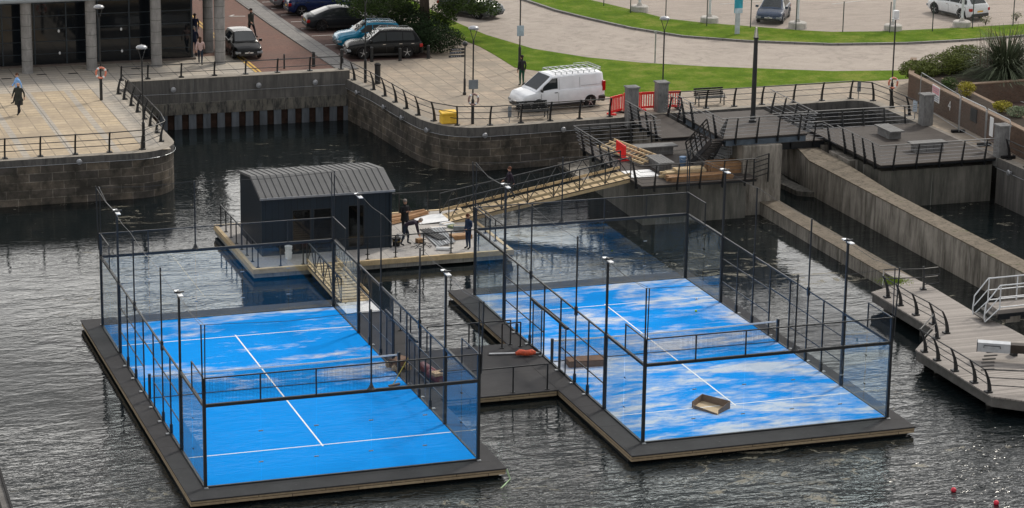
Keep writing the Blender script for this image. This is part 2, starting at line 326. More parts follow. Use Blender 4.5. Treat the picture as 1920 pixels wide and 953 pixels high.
def water_mat():
    m, nt, b = base_mat('dock_water')
    b.inputs['Base Color'].default_value = (.008, .009, .009, 1); b.inputs['Roughness'].default_value = .035; b.inputs['IOR'].default_value = 1.333
    g = nt.nodes.new('ShaderNodeNewGeometry').outputs['Position']
    def mapped(sc, rot=0):
        mp = nt.nodes.new('ShaderNodeMapping'); mp.inputs['Scale'].default_value = sc; mp.inputs['Rotation'].default_value = (0, 0, rot); nt.links.new(g, mp.inputs[0]); return mp.outputs[0]
    a = noise(nt, mapped((.65, 1.5, 1), .2), 1.05, 2, .5, .5)
    c = noise(nt, mapped((.9, 1.7, 1), -.3), 3.6, 2, .5, .6)
    e = noise(nt, mapped((.35, .5, 1), .5), .35, 3, .5)         # gusts: rougher and calmer areas
    sp = nt.nodes.new('ShaderNodeSeparateXYZ'); nt.links.new(g, sp.inputs[0])
    mr = nt.nodes.new('ShaderNodeMapRange'); mr.inputs[1].default_value = -5; mr.inputs[2].default_value = 12; mr.inputs[3].default_value = 1.0; mr.inputs[4].default_value = .20
    nt.links.new(sp.outputs[1], mr.inputs[0])
    er = ramp(nt, e, [(.38, (.30, .30, .30)), (.62, (1.0, 1.0, 1.0))])
    amp = math_n(nt, 'MULTIPLY', mr.outputs[0], er)
    h = math_n(nt, 'MULTIPLY', math_n(nt, 'ADD', math_n(nt, 'MULTIPLY', a, 1.0), math_n(nt, 'MULTIPLY', c, .38)), amp)
    bump(nt, b, h, 1.0, .135)
    # patches of pale floating scum
    s = noise(nt, mapped((.5, .9, 1), .3), .9, 8, .8, 1.2); s2 = noise(nt, mapped((.2, .2, 1)), .35, 2)
    k = ramp(nt, math_n(nt, 'ADD', s, math_n(nt, 'MULTIPLY', s2, .35)), [(.795, (0, 0, 0)), (.825, (.7, .7, .7))])
    nt.links.new(mixrgb(nt, k, (.006, .009, .010), (.22, .20, .15)), b.inputs['Base Color'])
    nt.links.new(math_n(nt, 'ADD', math_n(nt, 'MULTIPLY', k, .6), .035), b.inputs['Roughness'])
    return m
water_m = water_mat()

# ------------------------------------------------------------------ mesh helpers
class MB:
    """collects shapes in world metres and links them as one mesh object"""
    def __init__(s): s.v = []; s.f = []; s.uv = []
    def face(s, pts, uv=None):
        i = len(s.v); s.v += [tuple(p) for p in pts]; s.f.append(tuple(range(i, i+len(pts)))); s.uv.append(uv)
    def add(s, vs, fs, uvs=None):
        i = len(s.v); s.v += [tuple(p) for p in vs]
        for k, f in enumerate(fs): s.f.append(tuple(i+j for j in f)); s.uv.append(uvs[k] if uvs else None)
    def box(s, x0, y0, z0, x1, y1, z1):
        if x0 > x1: x0, x1 = x1, x0
        if y0 > y1: y0, y1 = y1, y0
        if z0 > z1: z0, z1 = z1, z0
        v = [(x0, y0, z0), (x1, y0, z0), (x1, y1, z0), (x0, y1, z0), (x0, y0, z1), (x1, y0, z1), (x1, y1, z1), (x0, y1, z1)]
        uv = [[(y0, x0), (y1, x0), (y1, x1), (y0, x1)], [(x0, y0), (x1, y0), (x1, y1), (x0, y1)],
              [(x0, z0), (x1, z0), (x1, z1), (x0, z1)], [(y0, z0), (y1, z0), (y1, z1), (y0, z1)],
              [(x1, z0), (x0, z0), (x0, z1), (x1, z1)], [(y1, z0), (y0, z0), (y0, z1), (y1, z1)]]
        s.add(v, [(0, 3, 2, 1), (4, 5, 6, 7), (0, 1, 5, 4), (1, 2, 6, 5), (2, 3, 7, 6), (3, 0, 4, 7)], uv); return s
    def cbox(s, c, size, rz=0.0, rx=0.0, ry=0.0):
        M = Matrix.Translation(Vector(c)) @ Matrix.Rotation(rz, 4, 'Z') @ Matrix.Rotation(ry, 4, 'Y') @ Matrix.Rotation(rx, 4, 'X')
        a, b, h = size[0]/2, size[1]/2, size[2]/2
        v = [M @ Vector(p) for p in [(-a, -b, -h), (a, -b, -h), (a, b, -h), (-a, b, -h), (-a, -b, h), (a, -b, h), (a, b, h), (-a, b, h)]]
        s.add(v, [(0, 3, 2, 1), (4, 5, 6, 7), (0, 1, 5, 4), (1, 2, 6, 5), (2, 3, 7, 6), (3, 0, 4, 7)]); return s
    def bar(s, p, q, w=.05, h=None, up=(0, 0, 1), w2=None, h2=None):
        p, q = Vector(p), Vector(q); h = h or w; d = (q-p)
        if d.length < 1e-6: return s
        d.normalize(); u = Vector(up)
        if abs(d.dot(u)) > .98: u = Vector((0, 1, 0))
        a = d.cross(u).normalized(); b = a.cross(d).normalized(); w2 = w2 or w; h2 = h2 or h
        v = [p-a*w/2-b*h/2, p+a*w/2-b*h/2, p+a*w/2+b*h/2, p-a*w/2+b*h/2, q-a*w2/2-b*h2/2, q+a*w2/2-b*h2/2, q+a*w2/2+b*h2/2, q-a*w2/2+b*h2/2]
        s.add(v, [(0, 3, 2, 1), (4, 5, 6, 7), (0, 1, 5, 4), (1, 2, 6, 5), (2, 3, 7, 6), (3, 0, 4, 7)]); return s
    def tube(s, pts, r, n=8, closed=False, caps=True):
        pts = [Vector(p) for p in pts]; rs = r if isinstance(r, (list, tuple)) else [r]*len(pts); rings = []; base = len(s.v); prev = None
        for i, p in enumerate(pts):
            if closed: d = pts[(i+1) % len(pts)]-pts[i-1]
            else: d = (pts[min(i+1, len(pts)-1)]-pts[max(i-1, 0)])
            d.normalize(); u = prev if prev else (Vector((0, 0, 1)) if abs(d.z) < .95 else Vector((0, 1, 0)))
            a = (u - d*u.dot(d)); a = a.normalized() if a.length > 1e-5 else d.orthogonal().normalized(); prev = a; b = d.cross(a)
            for k in range(n):
                t = 2*math.pi*k/n; s.v.append(tuple(p+(a*math.cos(t)+b*math.sin(t))*rs[i]))
        m = len(pts)
        for i in range(m if closed else m-1):
            for k in range(n):
                j = (i+1) % m; s.f.append((base+i*n+k, base+i*n+(k+1) % n, base+j*n+(k+1) % n, base+j*n+k)); s.uv.append(None)
        if caps and not closed:
            s.f.append(tuple(base+k for k in range(n))[::-1]); s.uv.append(None); s.f.append(tuple(base+(m-1)*n+k for k in range(n))); s.uv.append(None)
        return s
    def lathe(s, prof, c=(0, 0, 0), n=16, axis='z', caps=True):
        base = len(s.v); c = Vector(c)
        for (r, z) in prof:
            for k in range(n):
                t = 2*math.pi*k/n; p = {'z': (r*math.cos(t), r*math.sin(t), z), 'y': (r*math.cos(t), z, r*math.sin(t)), 'x': (z, r*math.cos(t), r*math.sin(t))}[axis]
                s.v.append(tuple(c+Vector(p)))
        for i in range(len(prof)-1):
            for k in range(n):
                s.f.append((base+i*n+k, base+i*n+(k+1) % n, base+(i+1)*n+(k+1) % n, base+(i+1)*n+k)); s.uv.append(None)
        if caps:
            s.f.append(tuple(base+k for k in range(n))[::-1]); s.uv.append(None); e = base+(len(prof)-1)*n
            s.f.append(tuple(e+k for k in range(n))); s.uv.append(None)
        return s
    def ball(s, c, r, n=10, m=7):
        rr = r if isinstance(r, (tuple, list)) else (r, r, r); base = len(s.v); c = Vector(c)
        for i in range(m+1):
            ph = math.pi*(i/m)
            for k in range(n):
                t = 2*math.pi*k/n; s.v.append(tuple(c+Vector((rr[0]*math.sin(ph)*math.cos(t), rr[1]*math.sin(ph)*math.sin(t), rr[2]*math.cos(ph)))))
        for i in range(m):
            for k in range(n): s.f.append((base+i*n+k, base+(i+1)*n+k, base+(i+1)*n+(k+1) % n, base+i*n+(k+1) % n)); s.uv.append(None)
        return s
    def prism(s, poly, z0, z1, top=True, bottom=False, sides=True, open_=False):
        poly = [tuple(p)[:2] for p in poly]; n = len(poly)
        area = sum(poly[i][0]*poly[(i+1) % n][1]-poly[(i+1) % n][0]*poly[i][1] for i in range(n))
        if area < 0: poly = poly[::-1]
        if sides:
            L = 0
            for i in range(n if not open_ else n-1):
                a, b = poly[i], poly[(i+1) % n]; l = math.dist(a, b)
                s.face([(a[0], a[1], z0), (b[0], b[1], z0), (b[0], b[1], z1), (a[0], a[1], z1)], [(L, z0), (L+l, z0), (L+l, z1), (L, z1)]); L += l
        tri = geometry.tessellate_polygon([[Vector((p[0], p[1], 0)) for p in poly]])
        for z, on, flip in ((z1, top, False), (z0, bottom, True)):
            if not on: continue
            for t in tri:
                q = [poly[k] for k in t]
                ar = (q[1][0]-q[0][0])*(q[2][1]-q[0][1])-(q[2][0]-q[0][0])*(q[1][1]-q[0][1])
                if (ar < 0) != flip: q = q[::-1]
                s.face([(p[0], p[1], z) for p in q], [(p[0], p[1]) for p in q])
        return s
    def panel(s, p, u, w_, v, h_, u0=0, v0=0):
        p, u, v = Vector(p), Vector(u), Vector(v)
        s.face([p, p+u*w_, p+u*w_+v*h_, p+v*h_], [(u0, v0), (u0+w_, v0), (u0+w_, v0+h_), (u0, v0+h_)]); return s
    def build(s, name, m, parent=None, smooth=False, bevel=0.0):
        root = parent; org = Vector((0, 0, 0))
        if parent is not None: org = Vector(parent.get('_o', (0, 0, 0)))
        me = bpy.data.meshes.new(name); me.from_pydata([tuple(Vector(v)-org) for v in s.v], [], s.f)
        uvl = me.uv_layers.new(name='UVMap'); li = 0
        for k, f in enumerate(s.f):
            for j in range(len(f)):
                if s.uv[k]: uvl.data[li].uv = s.uv[k][j]
                li += 1
        if bevel or not any(s.uv):
            bm = bmesh.new(); bm.from_mesh(me); bmesh.ops.recalc_face_normals(bm, faces=bm.faces)
            if bevel: bmesh.ops.bevel(bm, geom=list(bm.edges), offset=bevel, segments=1, affect='EDGES')
            bm.to_mesh(me); bm.free()
        if smooth == 'auto':
            bm = bmesh.new(); bm.from_mesh(me)
            for f in bm.faces: f.smooth = True
            for e in bm.edges: e.smooth = not (len(e.link_faces) == 2 and e.calc_face_angle(0) > R(38))
            bm.to_mesh(me); bm.free()
        elif smooth: me.shade_smooth()
        me.materials.append(m); me.update()
        o = bpy.data.objects.new(name, me); col.objects.link(o)
        if parent is not None: o.parent = parent; o['_o'] = tuple(org)
        return o
def tag(o, label=None, cat=None, group=None, kind=None):
    if label: o['label'] = label
    if cat: o['category'] = cat
    if group: o['group'] = group
    if kind: o['kind'] = kind
    return o
def thing(name, label, cat, loc=(0, 0, 0), group=None):
    o = bpy.data.objects.new(name, None); o.empty_display_size = .3; o.location = loc; o['_o'] = tuple(loc); col.objects.link(o)
    return tag(o, label, cat, group)
def struct(name, mb, m):
    return tag(mb.build(name, m), kind='structure', label=name.replace('_', ' '))
def children(o): return [c for c in bpy.data.objects if c.parent == o]
def copy_tree(o, loc=None, rz=None, label=None, scale=None, parent=None):
    kids = KIDS.get(o.name) or children(o); KIDS[o.name] = kids
    c = o.copy(); col.objects.link(c)
    if parent is not None: c.parent = parent
    if loc is not None: c.location = loc; c['_o'] = tuple(loc)
    if rz is not None: c.rotation_euler = (0, 0, rz)
    if label: c['label'] = label
    if scale: c.scale = scale
    for k in kids: copy_tree(k, parent=c)
    return c
KIDS = {}
def rel(fn):
    return fn
# ================================================================== SETTING
ZG = 2.0; ZW = -0.35; ZD = 1.80
L_RIM = [(-300, 42.3), (5.7, 42.3)] + [(5.7+2.4*math.sin(R(a)), 44.7-2.4*math.cos(R(a))) for a in range(9, 90, 9)] + [(8.1, 44.8), (8.1, 57.2)]
R_RIM = [(20.8, 57.6), (21.3, 53.5), (21.5, 50.1), (21.7, 47.2), (21.85, 46.1), (22.1, 45.2), (22.5, 44.4), (23.1, 43.8), (23.8, 43.45), (24.6, 43.33), (26.5, 43.4), (32.4, 43.75)]
B_RIM = [(32.4, 43.75), (35.4, 44.1), (46.5, 44.6), (47.2, 44.3), (47.45, 43.6), (47.5, 38.1)]
S_RIM = [(47.7, 38.1), (47.75, 26), (47.7, -200)]
land = L_RIM + [(8.1, 57.3)] + R_RIM + B_RIM[1:] + S_RIM + [(300, -200), (300, 600), (-300, 600)]
m_ = MB(); m_.prism(land, 0, ZG-.006, sides=False); struct('ground', m_, landm)
m_ = MB(); m_.face([(-300, -300, ZW), (300, -300, ZW), (300, 60, ZW), (-300, 60, ZW)]); struct('water', m_, water_m)
def off(path, d):
    """parallel path at distance d to the left of the walking direction"""
    o = []
    for i, p in enumerate(path):
        a = Vector(path[max(i-1, 0)]); b = Vector(path[min(i+1, len(path)-1)]); t = (b-a).normalized(); n = Vector((-t.y, t.x)); o.append((p[0]+n.x*d, p[1]+n.y*d))
    return o
def sheet(name, poly, z, m, thick=0):
    mb = MB()
    if thick: mb.prism(poly, z-thick, z)
    else: mb.prism(poly, 0, z, sides=False)
    return struct(name, mb, m)
def g2(*pts, z=2.0): return [tuple(G(x, y, z)[:2]) for x, y in pts]
# left promenade
sheet('promenade', [(-60, 42.75), (7.62, 42.75), (7.62, 58.3), (-60, 58.3)], ZG, buff)
sheet('promenade_by_building', [(-60, 58.3), (16.35, 58.3), (16.35, 66), (-60, 66)], ZG, greypav)
for k, (a, b) in enumerate([(2.55, 2.9), (4.75, 5.1), (.2, .55), (-2.3, -1.95), (6.3, 7.62)]):
    sheet('paving_band', [(a, 42.8), (b, 42.8), (b, 58.3), (a, 58.3)], ZG+.004, greypav)
sheet('paving_behind_basin', [(7.62, 57.9), (20.9, 57.9), (20.9, 60.6), (7.62, 60.6)], ZG+.004, greypav)
for k, (px, py) in enumerate(((12, 148), (78, 140), (137, 138), (195, 132), (255, 129))):
    mb = MB(); q = G(px, py); mb.cbox((q.x, q.y, ZG+.006), (.55, .22, .01)); struct('drain_cover', mb, rail_black)
# street and parking bays
sheet('street', [(16.35, 60.6), (21.0, 60.6), (20.6, 75), (20.2, 140), (9, 140), (13.5, 90), (16.2, 70)], ZG+.002, brick_red)
sheet('street_beyond_building', [(14.0, 66), (16.3, 66), (16.3, 120), (14.0, 120)], ZG+.001, brick_red)
mb = MB(); mb.prism([(16.25, 60.6), (16.37, 60.6), (16.37, 110), (16.25, 110)], ZG, ZG+.012); mb.prism([(16.5, 60.6), (16.62, 60.6), (16.62, 110), (16.5, 110)], ZG, ZG+.012); struct('double_yellow_line', mb, yellow)
sheet('footway', [(21.0, 60.0), (22.3, 60.0), (21.9, 75), (21.5, 140), (20.2, 140), (20.6, 75)], ZG+.06, kerbm, .06)
sheet('parking_bays', [(22.3, 62.2), (27.5, 62.2), (27.5, 140), (21.5, 140), (21.9, 75)], ZG+.002, brick_park)
mb = MB()
for y in (64.6, 67.6, 70.7, 73.2, 75.7, 78.2, 80.7, 83.2): mb.prism([(22.35-(y-62)*.012, y), (26.3, y), (26.3, y+.09), (22.35-(y-62)*.012, y+.09)], ZG, ZG+.010)
struct('bay_line', mb, linewhite)
# right quay, lawn, road, verge, yard
gl = g2((744, 14), (788, 35), (830, 57), (857, 71), (900, 88), (930, 105), (965, 127), (1012, 134), (1045, 150)) + [(32.3, 52.5), (32.9, 49.7), (33.8, 48.9), (39.6, 49.2), (47.6, 49.2), (62, 49.3)]
quay_poly = [(21.0, 57.95)] + off(R_RIM, .45)[1:] + off(B_RIM[1:-1], .45) + [(47.95, 44), (47.95, 38.1), (48.1, 26), (48.1, -60), (60, -60), (62, 49.3)] + gl[::-1][1:-1] + [(29.6, 75), (27.5, 75), (27.5, 62.2), (21.0, 62.2)]
sheet('quay_paving', quay_poly, ZG, quaypav)
rn = [(29.5, 140), (31.6, 90)] + g2((850, 40), (880, 53), (912, 66), (1000, 92), (1100, 108), (1200, 118), (1320, 125), (1560, 134)) + [(56, 51.0), (110, 50)]
rf = g2((975, 0), (1040, 22), (1100, 37), (1180, 55), (1280, 71), (1400, 80), (1560, 86), (1700, 84), (1800, 79), (1920, 70)) + [(110, 64)]
rf = [(39.6, 140), (39.2, 95)] + rf
gleft = [(31.2, 140), (27.6, 95)]
sheet('lawn', gl + [(110, 49.3)] + rn[::-1] , ZG+.02, grass, .03)
sheet('road', rn + rf[::-1], ZG+.004, road)
mb = MB(); k_in = rf; k_out = off(rf, .22); mb.prism(k_in + k_out[::-1], ZG, ZG+.13); struct('kerb', mb, kerbm)
vf = g2((1095, 0), (1180, 20), (1250, 38), (1320, 46), (1400, 52), (1500, 60), (1560, 63), (1650, 62), (1740, 58), (1800, 55), (1920, 48)) + [(110, 67.5)]
vf = [(44.5, 140), (43.8, 95)] + vf
sheet('grass_verge', off(rf, .22) + vf[::-1], ZG+.11, grass, .12)
sheet('gravel_yard', vf + [(300, 67.5), (300, 400), (44.5, 400)], ZG+.05, carpark)
mb = MB()
for a, b in (((1350, 8), (1440, 2)), ((1560, 8), (1660, -4))):
    p, q = G(*a, ZG+.06), G(*b, ZG+.06); mb.bar(p, q, .1, .012)
struct('yard_line', mb, linewhite)
sheet('car_park_right', [(51.3, 20), (75, 20), (75, 44.2), (51.5, 44.2)], ZG+.008, brick_park)
mb = MB(); p, q = G(1889, 180, ZG), G(1935, 199, ZG); mb.bar(p, q, .12, .03); struct('car_park_line', mb, linewhite)
mb = MB()
for (a, b) in (((1895, 12), (1905, 17)),): pass
p = G(445, 31, ZG); mb = MB(); mb.bar(p+Vector((-.5, .1, .012)), p+Vector((.5, -.1, .012)), .14, .006); mb.bar(p+Vector((-.5, .1, .012)), p+Vector((-.1, .55, .012)), .14, .006); struct('road_mark', mb, linewhite)

# ------------------------------------------------------------------ quay walls
def quay_wall(name, label, path, stone_m, cop_m, top_m, zc=1.62, discs=(), wire=True, ztop=ZG, cw=.5):
    t = thing(name, label, 'quay wall', (path[len(path)//2][0], path[len(path)//2][1], 0))
    a = MB(); a.prism(path + off(path, .6)[::-1], -2.0, zc); a.build('masonry', stone_m, t)
    p2 = off(path, -.03); b = MB(); b.prism(p2 + off(path, cw)[::-1], zc, ztop+.004, top=False); b.build('coping', cop_m, t)
    c = MB(); c.prism(off(path, -.03) + off(path, cw)[::-1], 0, ztop+.012, sides=False); c.build('coping_top', top_m, t)
    if wire:
        d = MB(); pp = off(path, -.1); d.tube([(x, y, zc+.02) for x, y in pp], .012, 5); d.build('safety_wire', galv, t)
    for (x, y, nx, ny) in discs:
        e = MB(); c0 = Vector((x, y, zc+.12)); nn = Vector((nx, ny, 0)).normalized()
        e.tube([c0, c0+nn*.16], [.06, .06], 8); e.tube([c0+nn*.16, c0+nn*.19, c0+nn*.24, c0+nn*.26], [.10, .15, .13, .03], 12); e.build('mooring_boss', lampgrey, t)
    return t
def frac_pt(path, s):
    for a, b in zip(path, path[1:]):
        l = math.dist(a, b)
        if s <= l: k = s/l; return (a[0]+(b[0]-a[0])*k, a[1]+(b[1]-a[1])*k), Vector((b[0]-a[0], b[1]-a[1])).normalized()
        s -= l
    return path[-1], Vector((path[-1][0]-path[-2][0], path[-1][1]-path[-2][1])).normalized()
lp = [(-60, 42.3)]+L_RIM[1:]
quay_wall('quay_wall', 'dark stone quay wall with rounded corner below the left promenade', lp, stone, coping, coping_top, 1.66, [(2.85, 42.27, 0, -1), (-6, 42.27, 0, -1)])
quay_wall('quay_wall', 'curved stone quay wall below the white van, with wire and round bosses', R_RIM, stone, coping, coping_top, 1.5, [(21.05, 55.4, -1, 0), (21.45, 51.3, -1, 0), (21.62, 48.4, -1, 0), (22.05, 45.2, -1, -.3), (24.5, 43.3, 0, -1), (29.0, 43.55, 0, -1)])
quay_wall('quay_wall', 'stone wall around the small inner basin behind the raised platform', B_RIM, stone_pale, coping, coping_top, 1.55, [(37.3, 44.15, 0, -1)], wire=False)
quay_wall('quay_wall', 'concrete quay wall with round boss at the right edge', [(47.66, 29.9), (47.7, 26), (47.65, -60)], backconc, coping, coping_top, 1.5, [(47.6, 28.3, -1, 0)])
t = thing('basin_wall', 'straight grey concrete basin wall with sheet piling under its ledge', 'basin wall', (14.4, 57.5, 0))
mb = MB(); mb.box(8.15, 57.3, 1.15, 21.0, 58.0, 2.5); mb.build('parapet', backconc, t)
mb = MB(); mb.box(8.15, 57.27, 2.5, 21.02, 58.02, 2.535); mb.build('parapet_top', coping_top, t)
mb = MB(); mb.box(8.15, 57.12, .5, 21.0, 57.9, 1.15); mb.build('ledge', rough_ledge, t)
mb = MB(); mb2 = MB()
x = 8.3; k = 0
while x < 21:
    mb.box(x, 57.16, -2, x+.42, 57.4, .5); mb2.box(x+.42, 57.26, -2, x+.82, 57.4, .5); x += .82
mb.build('pile_face', pile, t); mb2.build('pile_recess', pile_rust, t)
mb = MB(); mb.tube([(8.2, 57.2, 1.72), (12, 57.22, 1.7), (20.7, 57.22, 1.74)], .012, 5); mb.build('safety_wire', galv, t)
for x in (10.7, 15.6, 18.9):
    e = MB(); c0 = Vector((x, 57.3, 1.98)); e.tube([c0, c0+Vector((0, -.2, 0))], .06, 8); e.tube([c0+Vector((0, -.2, 0)), c0+Vector((0, -.24, 0)), c0+Vector((0, -.29, 0)), c0+Vector((0, -.31, 0))], [.1, .16, .14, .03], 12); e.build('mooring_boss', lampgrey, t)

# ------------------------------------------------------------------ lock walls and piers
t = thing('lock_wall', 'long concrete lock wall with worn brown top, higher and further right', 'lock wall', (39.7, 20, 0))
mb = MB(); mb.prism([(39.15, 34.2), (39.7, 36.6), (39.7, 40.5), (40.9, 40.5), (40.75, 34), (40.2, 27), (40.15, -80), (39.15, -80)], -2, 1.36); mb.build('wall_body', conc, t)
mb = MB(); mb.prism([(39.13, 34.2), (39.68, 36.6), (39.68, 40.5), (40.92, 40.5), (40.77, 34), (40.22, 27), (40.17, -80), (39.13, -80)], 1.36, 1.42); mb.build('wall_top', conc_top, t)
mb = MB(); mb.prism([(39.02, 36.4), (39.2, 34.0), (39.2, 33.4), (38.4, 33.9), (38.2, 36.5), (38.2, 40), (39.6, 40)], -2, -.1); mb.build('footing', rough_ledge, t)
t = thing('lock_wall', 'low concrete lock wall with pale top running from the pier to the boardwalk', 'lock wall', (35.3, 22, 0))
mb = MB(); mb.box(34.95, -60, -2, 35.95, 31.2, .27); mb.build('wall_body', conc, t)
mb = MB(); mb.box(34.93, -60, .27, 35.97, 31.2, .32); mb.build('wall_top', conc_top, t)
t = thing('bridge_pier', 'tall stained concrete pier carrying the raised lookout platform', 'pier', (35.3, 33.5, 0))
mb = MB(); mb.box(33.98, 30.9, -2, 36.05, 33.2, 3.2); mb.build('shaft', conc, t, bevel=.03)
t = thing('bridge_pier', 'dark stained concrete pier below the lower timber deck', 'pier', (31, 33, 0))
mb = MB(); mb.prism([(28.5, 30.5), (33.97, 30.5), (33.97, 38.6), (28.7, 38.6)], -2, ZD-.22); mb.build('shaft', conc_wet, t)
mb = MB(); mb.box(28.75, 38.6, -2, 35.1, 44.3, -.2); mb.box(33.2, 41.2, -2, 34.5, 43.8, ZD-.25); mb.build('abutment', conc, t)
t = thing('bridge_pier', 'stained concrete support under the right hand bench platform', 'pier', (44, 34, 0))
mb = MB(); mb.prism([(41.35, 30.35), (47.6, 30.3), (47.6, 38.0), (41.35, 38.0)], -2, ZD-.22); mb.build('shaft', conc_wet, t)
mb = MB(); mb.box(40.85, 33.0, -.3, 41.34, 35.4, ZD-.25); mb.box(41.0, 36.6, -.3, 41.34, 37.7, ZD-.25); mb.build('buttress', conc, t)

# ------------------------------------------------------------------ timber decks on the piers
def deck(name, label, poly, z, th=.16, beam=None, cat='deck', mat_=None):
    c = (sum(p[0] for p in poly)/len(poly), sum(p[1] for p in poly)/len(poly), 0)
    t = thing(name, label, cat, c)
    mb = MB(); mb.prism(poly, z-.05, z, bottom=True); mb.build('deck_boards', mat_ or deckmat, t)
    n = off(poly+[poly[0]], .06)[:-1]
    mb = MB(); mb.prism(n, z-th, z-.052, bottom=True); mb.build('edge_beam', beam or steel, t)
    return t
deckmat = planks('dark_grip_boards', (.058, .049, .044), (.03, .03, .03), .13, 'y', .7, .09, .14)
A = [(28.15, 29.85), (34.3, 29.85), (34.3, 37.4), (35.0, 37.4), (35.0, 38.6), (28.15, 38.6)]
deck('lower_deck', 'dark board deck with two benches and timber stacks beside the gangway', A, ZD)
deck('link_deck', 'dark board walkway between two granite pillars down to the lower deck', [(32.75, 38.6), (35.0, 38.6), (35.0, 44.95), (32.75, 44.7)], ZG-.012)
deck('link_deck', 'narrow dark footbridge between raised platform and right bench platform', [(35.0, 36.9), (41.2, 36.7), (41.2, 38.5), (35.0, 38.55)], ZD+.02, .42)
Dp = [(41.1, 30.0), (48.15, 30.0), (48.15, 38.5), (41.1, 38.5)]
deck('right_deck', 'dark board platform with two slab benches beside the planter path', Dp, ZG-.012)
B = [(32.95, 31.1), (37.6, 31.2), (37.7, 36.9), (33.0, 36.85)]
t = deck('lookout_deck', 'raised dark board platform carrying the tall lantern post', B, 3.6, .12)
mb = MB(); mb.box(33.1, 31.2, 3.2, 37.45, 31.32, 3.47); mb.box(33.1, 36.5, 3.2, 37.45, 36.62, 3.47); mb.box(33.1, 31.33, 3.2, 33.2, 36.49, 3.47); mb.box(37.35, 31.33, 3.2, 37.45, 36.49, 3.47)
for k in range(9): mb.box(33.25+k*.5, 31.33, 3.33, 33.31+k*.5, 36.49, 3.47)
mb.build('joist', simple('joist_blue_grey', (.075, .10, .13), .5, .3, .3, 3), t)

# ------------------------------------------------------------------ pillars
def pillar(label, x, y, h=1.75, z=ZG):
    t = thing('gate_pillar', label, 'pillar', (x, y, z), 'square granite pillars at the deck entrances')
    mb = MB(); mb.box(x-.3, y-.3, z-.5, x+.3, y+.3, z+h-.14); mb.build('shaft', granite, t, bevel=.02)
    mb = MB(); mb.box(x-.35, y-.35, z+h-.14, x+.35, y+.35, z+h-.06); c = MB()
    z1 = z+h-.06; v = [(x-.35, y-.35, z1), (x+.35, y-.35, z1), (x+.35, y+.35, z1), (x-.35, y+.35, z1), (x, y, z1+.07)]
    for a, b in ((0, 1), (1, 2), (2, 3), (3, 0)): mb.face([v[a], v[b], v[4]])
    mb.build('cap', granite, t); return t
pillar('granite pillar in front of the red barriers, nearest the white van', 32.95, 43.55, 1.8)
pillar('granite pillar on the right of the red barrier pair, below a street lamp', 35.1, 44.6, 1.75)
pillar('granite pillar at the left end of the temporary fence', 47.75, 37.95, 1.75)
pillar('granite pillar at the right edge below the temporary fence', 47.95, 30.1, 1.75)

# ------------------------------------------------------------------ boardwalk on the right
E_poly = [(32.9, 14.4), (32.9, 8.6), (30.85, 6.3), (30.9, .1), (32.0, -.9), (40, -2.5), (36.2, 4.6), (36.1, 8.0), (35.8, 10.3), (35.9, 14.6), (35.6, 17.2), (34.93, 17.2), (34.93, 15.4)]
t = thing('boardwalk', 'weathered grey timber boardwalk with angular edge at the right', 'boardwalk', (34, 8, 0))
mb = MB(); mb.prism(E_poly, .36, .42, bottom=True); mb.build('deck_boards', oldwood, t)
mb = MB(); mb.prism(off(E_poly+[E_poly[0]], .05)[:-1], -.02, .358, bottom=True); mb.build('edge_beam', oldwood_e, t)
for (x, y) in [(33.3, 13.6), (33.3, 10.2), (31.5, 5.5), (31.5, 1.2), (34.5, 5), (34.5, 10)]: mb = MB(); mb.lathe([(.16, -2), (.16, -.03)], (x, y, 0), 10); mb.build('timber_pile', oldwood_e, t)
mb = MB(); mb.lathe([(.3, .425), (.28, .5)], (34.4, 15.2, 0), 7)
mb = MB()
for k in range(900):
    x = 34.6+random.gauss(0, .35); y = 15.7+random.gauss(0, .3); a = random.random()*6.28
    mb.face([(x, y, .42), (x+.03*math.cos(a), y+.03*math.sin(a), .42), (x+random.uniform(-.03, .03), y, .42+random.uniform(.03, .1))])
tag(mb.build('moss', leaf_mat('bright_moss', (.22, .32, .03))), 'patch of bright green moss on the top corner of the boardwalk', 'moss', kind='stuff')

# ------------------------------------------------------------------ building
t = thing('glass_building', 'low dark glass building with round stone columns along the promenade', 'building', (0, 70, ZG))
mb = MB(); mb.box(-45, 65.45, ZG, 13.55, 90, 6.6); mb.build('glass_facade', facade_glass, t)
mb = MB()
x = 13.55
while x > -45: mb.box(x-.04, 65.38, ZG+.1, x+.04, 65.46, 6.55); x -= 1.85
for z in (2.72, 3.45, 4.2, 4.95, 5.7): mb.box(-45, 65.395, z-.02, 13.6, 65.455, z+.02)
y = 65.45
while y < 90: mb.box(13.53, y-.04, ZG+.1, 13.62, y+.04, 6.55); y += 1.85
for z in (2.72, 3.45, 4.2, 4.95, 5.7): mb.box(13.5, 65.46, z-.02, 13.6, 90, z+.02)
mb.build('glazing_bars', facade_frame, t)
mb = MB(); mb.box(-45, 65.2, ZG, 13.75, 65.44, ZG+.11); mb.build('plinth', simple('plinth_stone', (.12, .10, .09), .8), t)
mb = MB(); mb.box(-45, 63.3, 6.62, 15.4, 90.5, 7.1); mb.build('roof', facade_frame, t)
mb = MB(); mb.tube([(-45, 63.2, 6.35), (9, 63.25, 6.35)], .22, 12); mb.build('canopy_tube', canopy_m, t)
mb = MB(); mb.box(13.6, 63.4, 5.85, 15.3, 64.2, 6.5); mb.build('soffit', facade_frame, t)
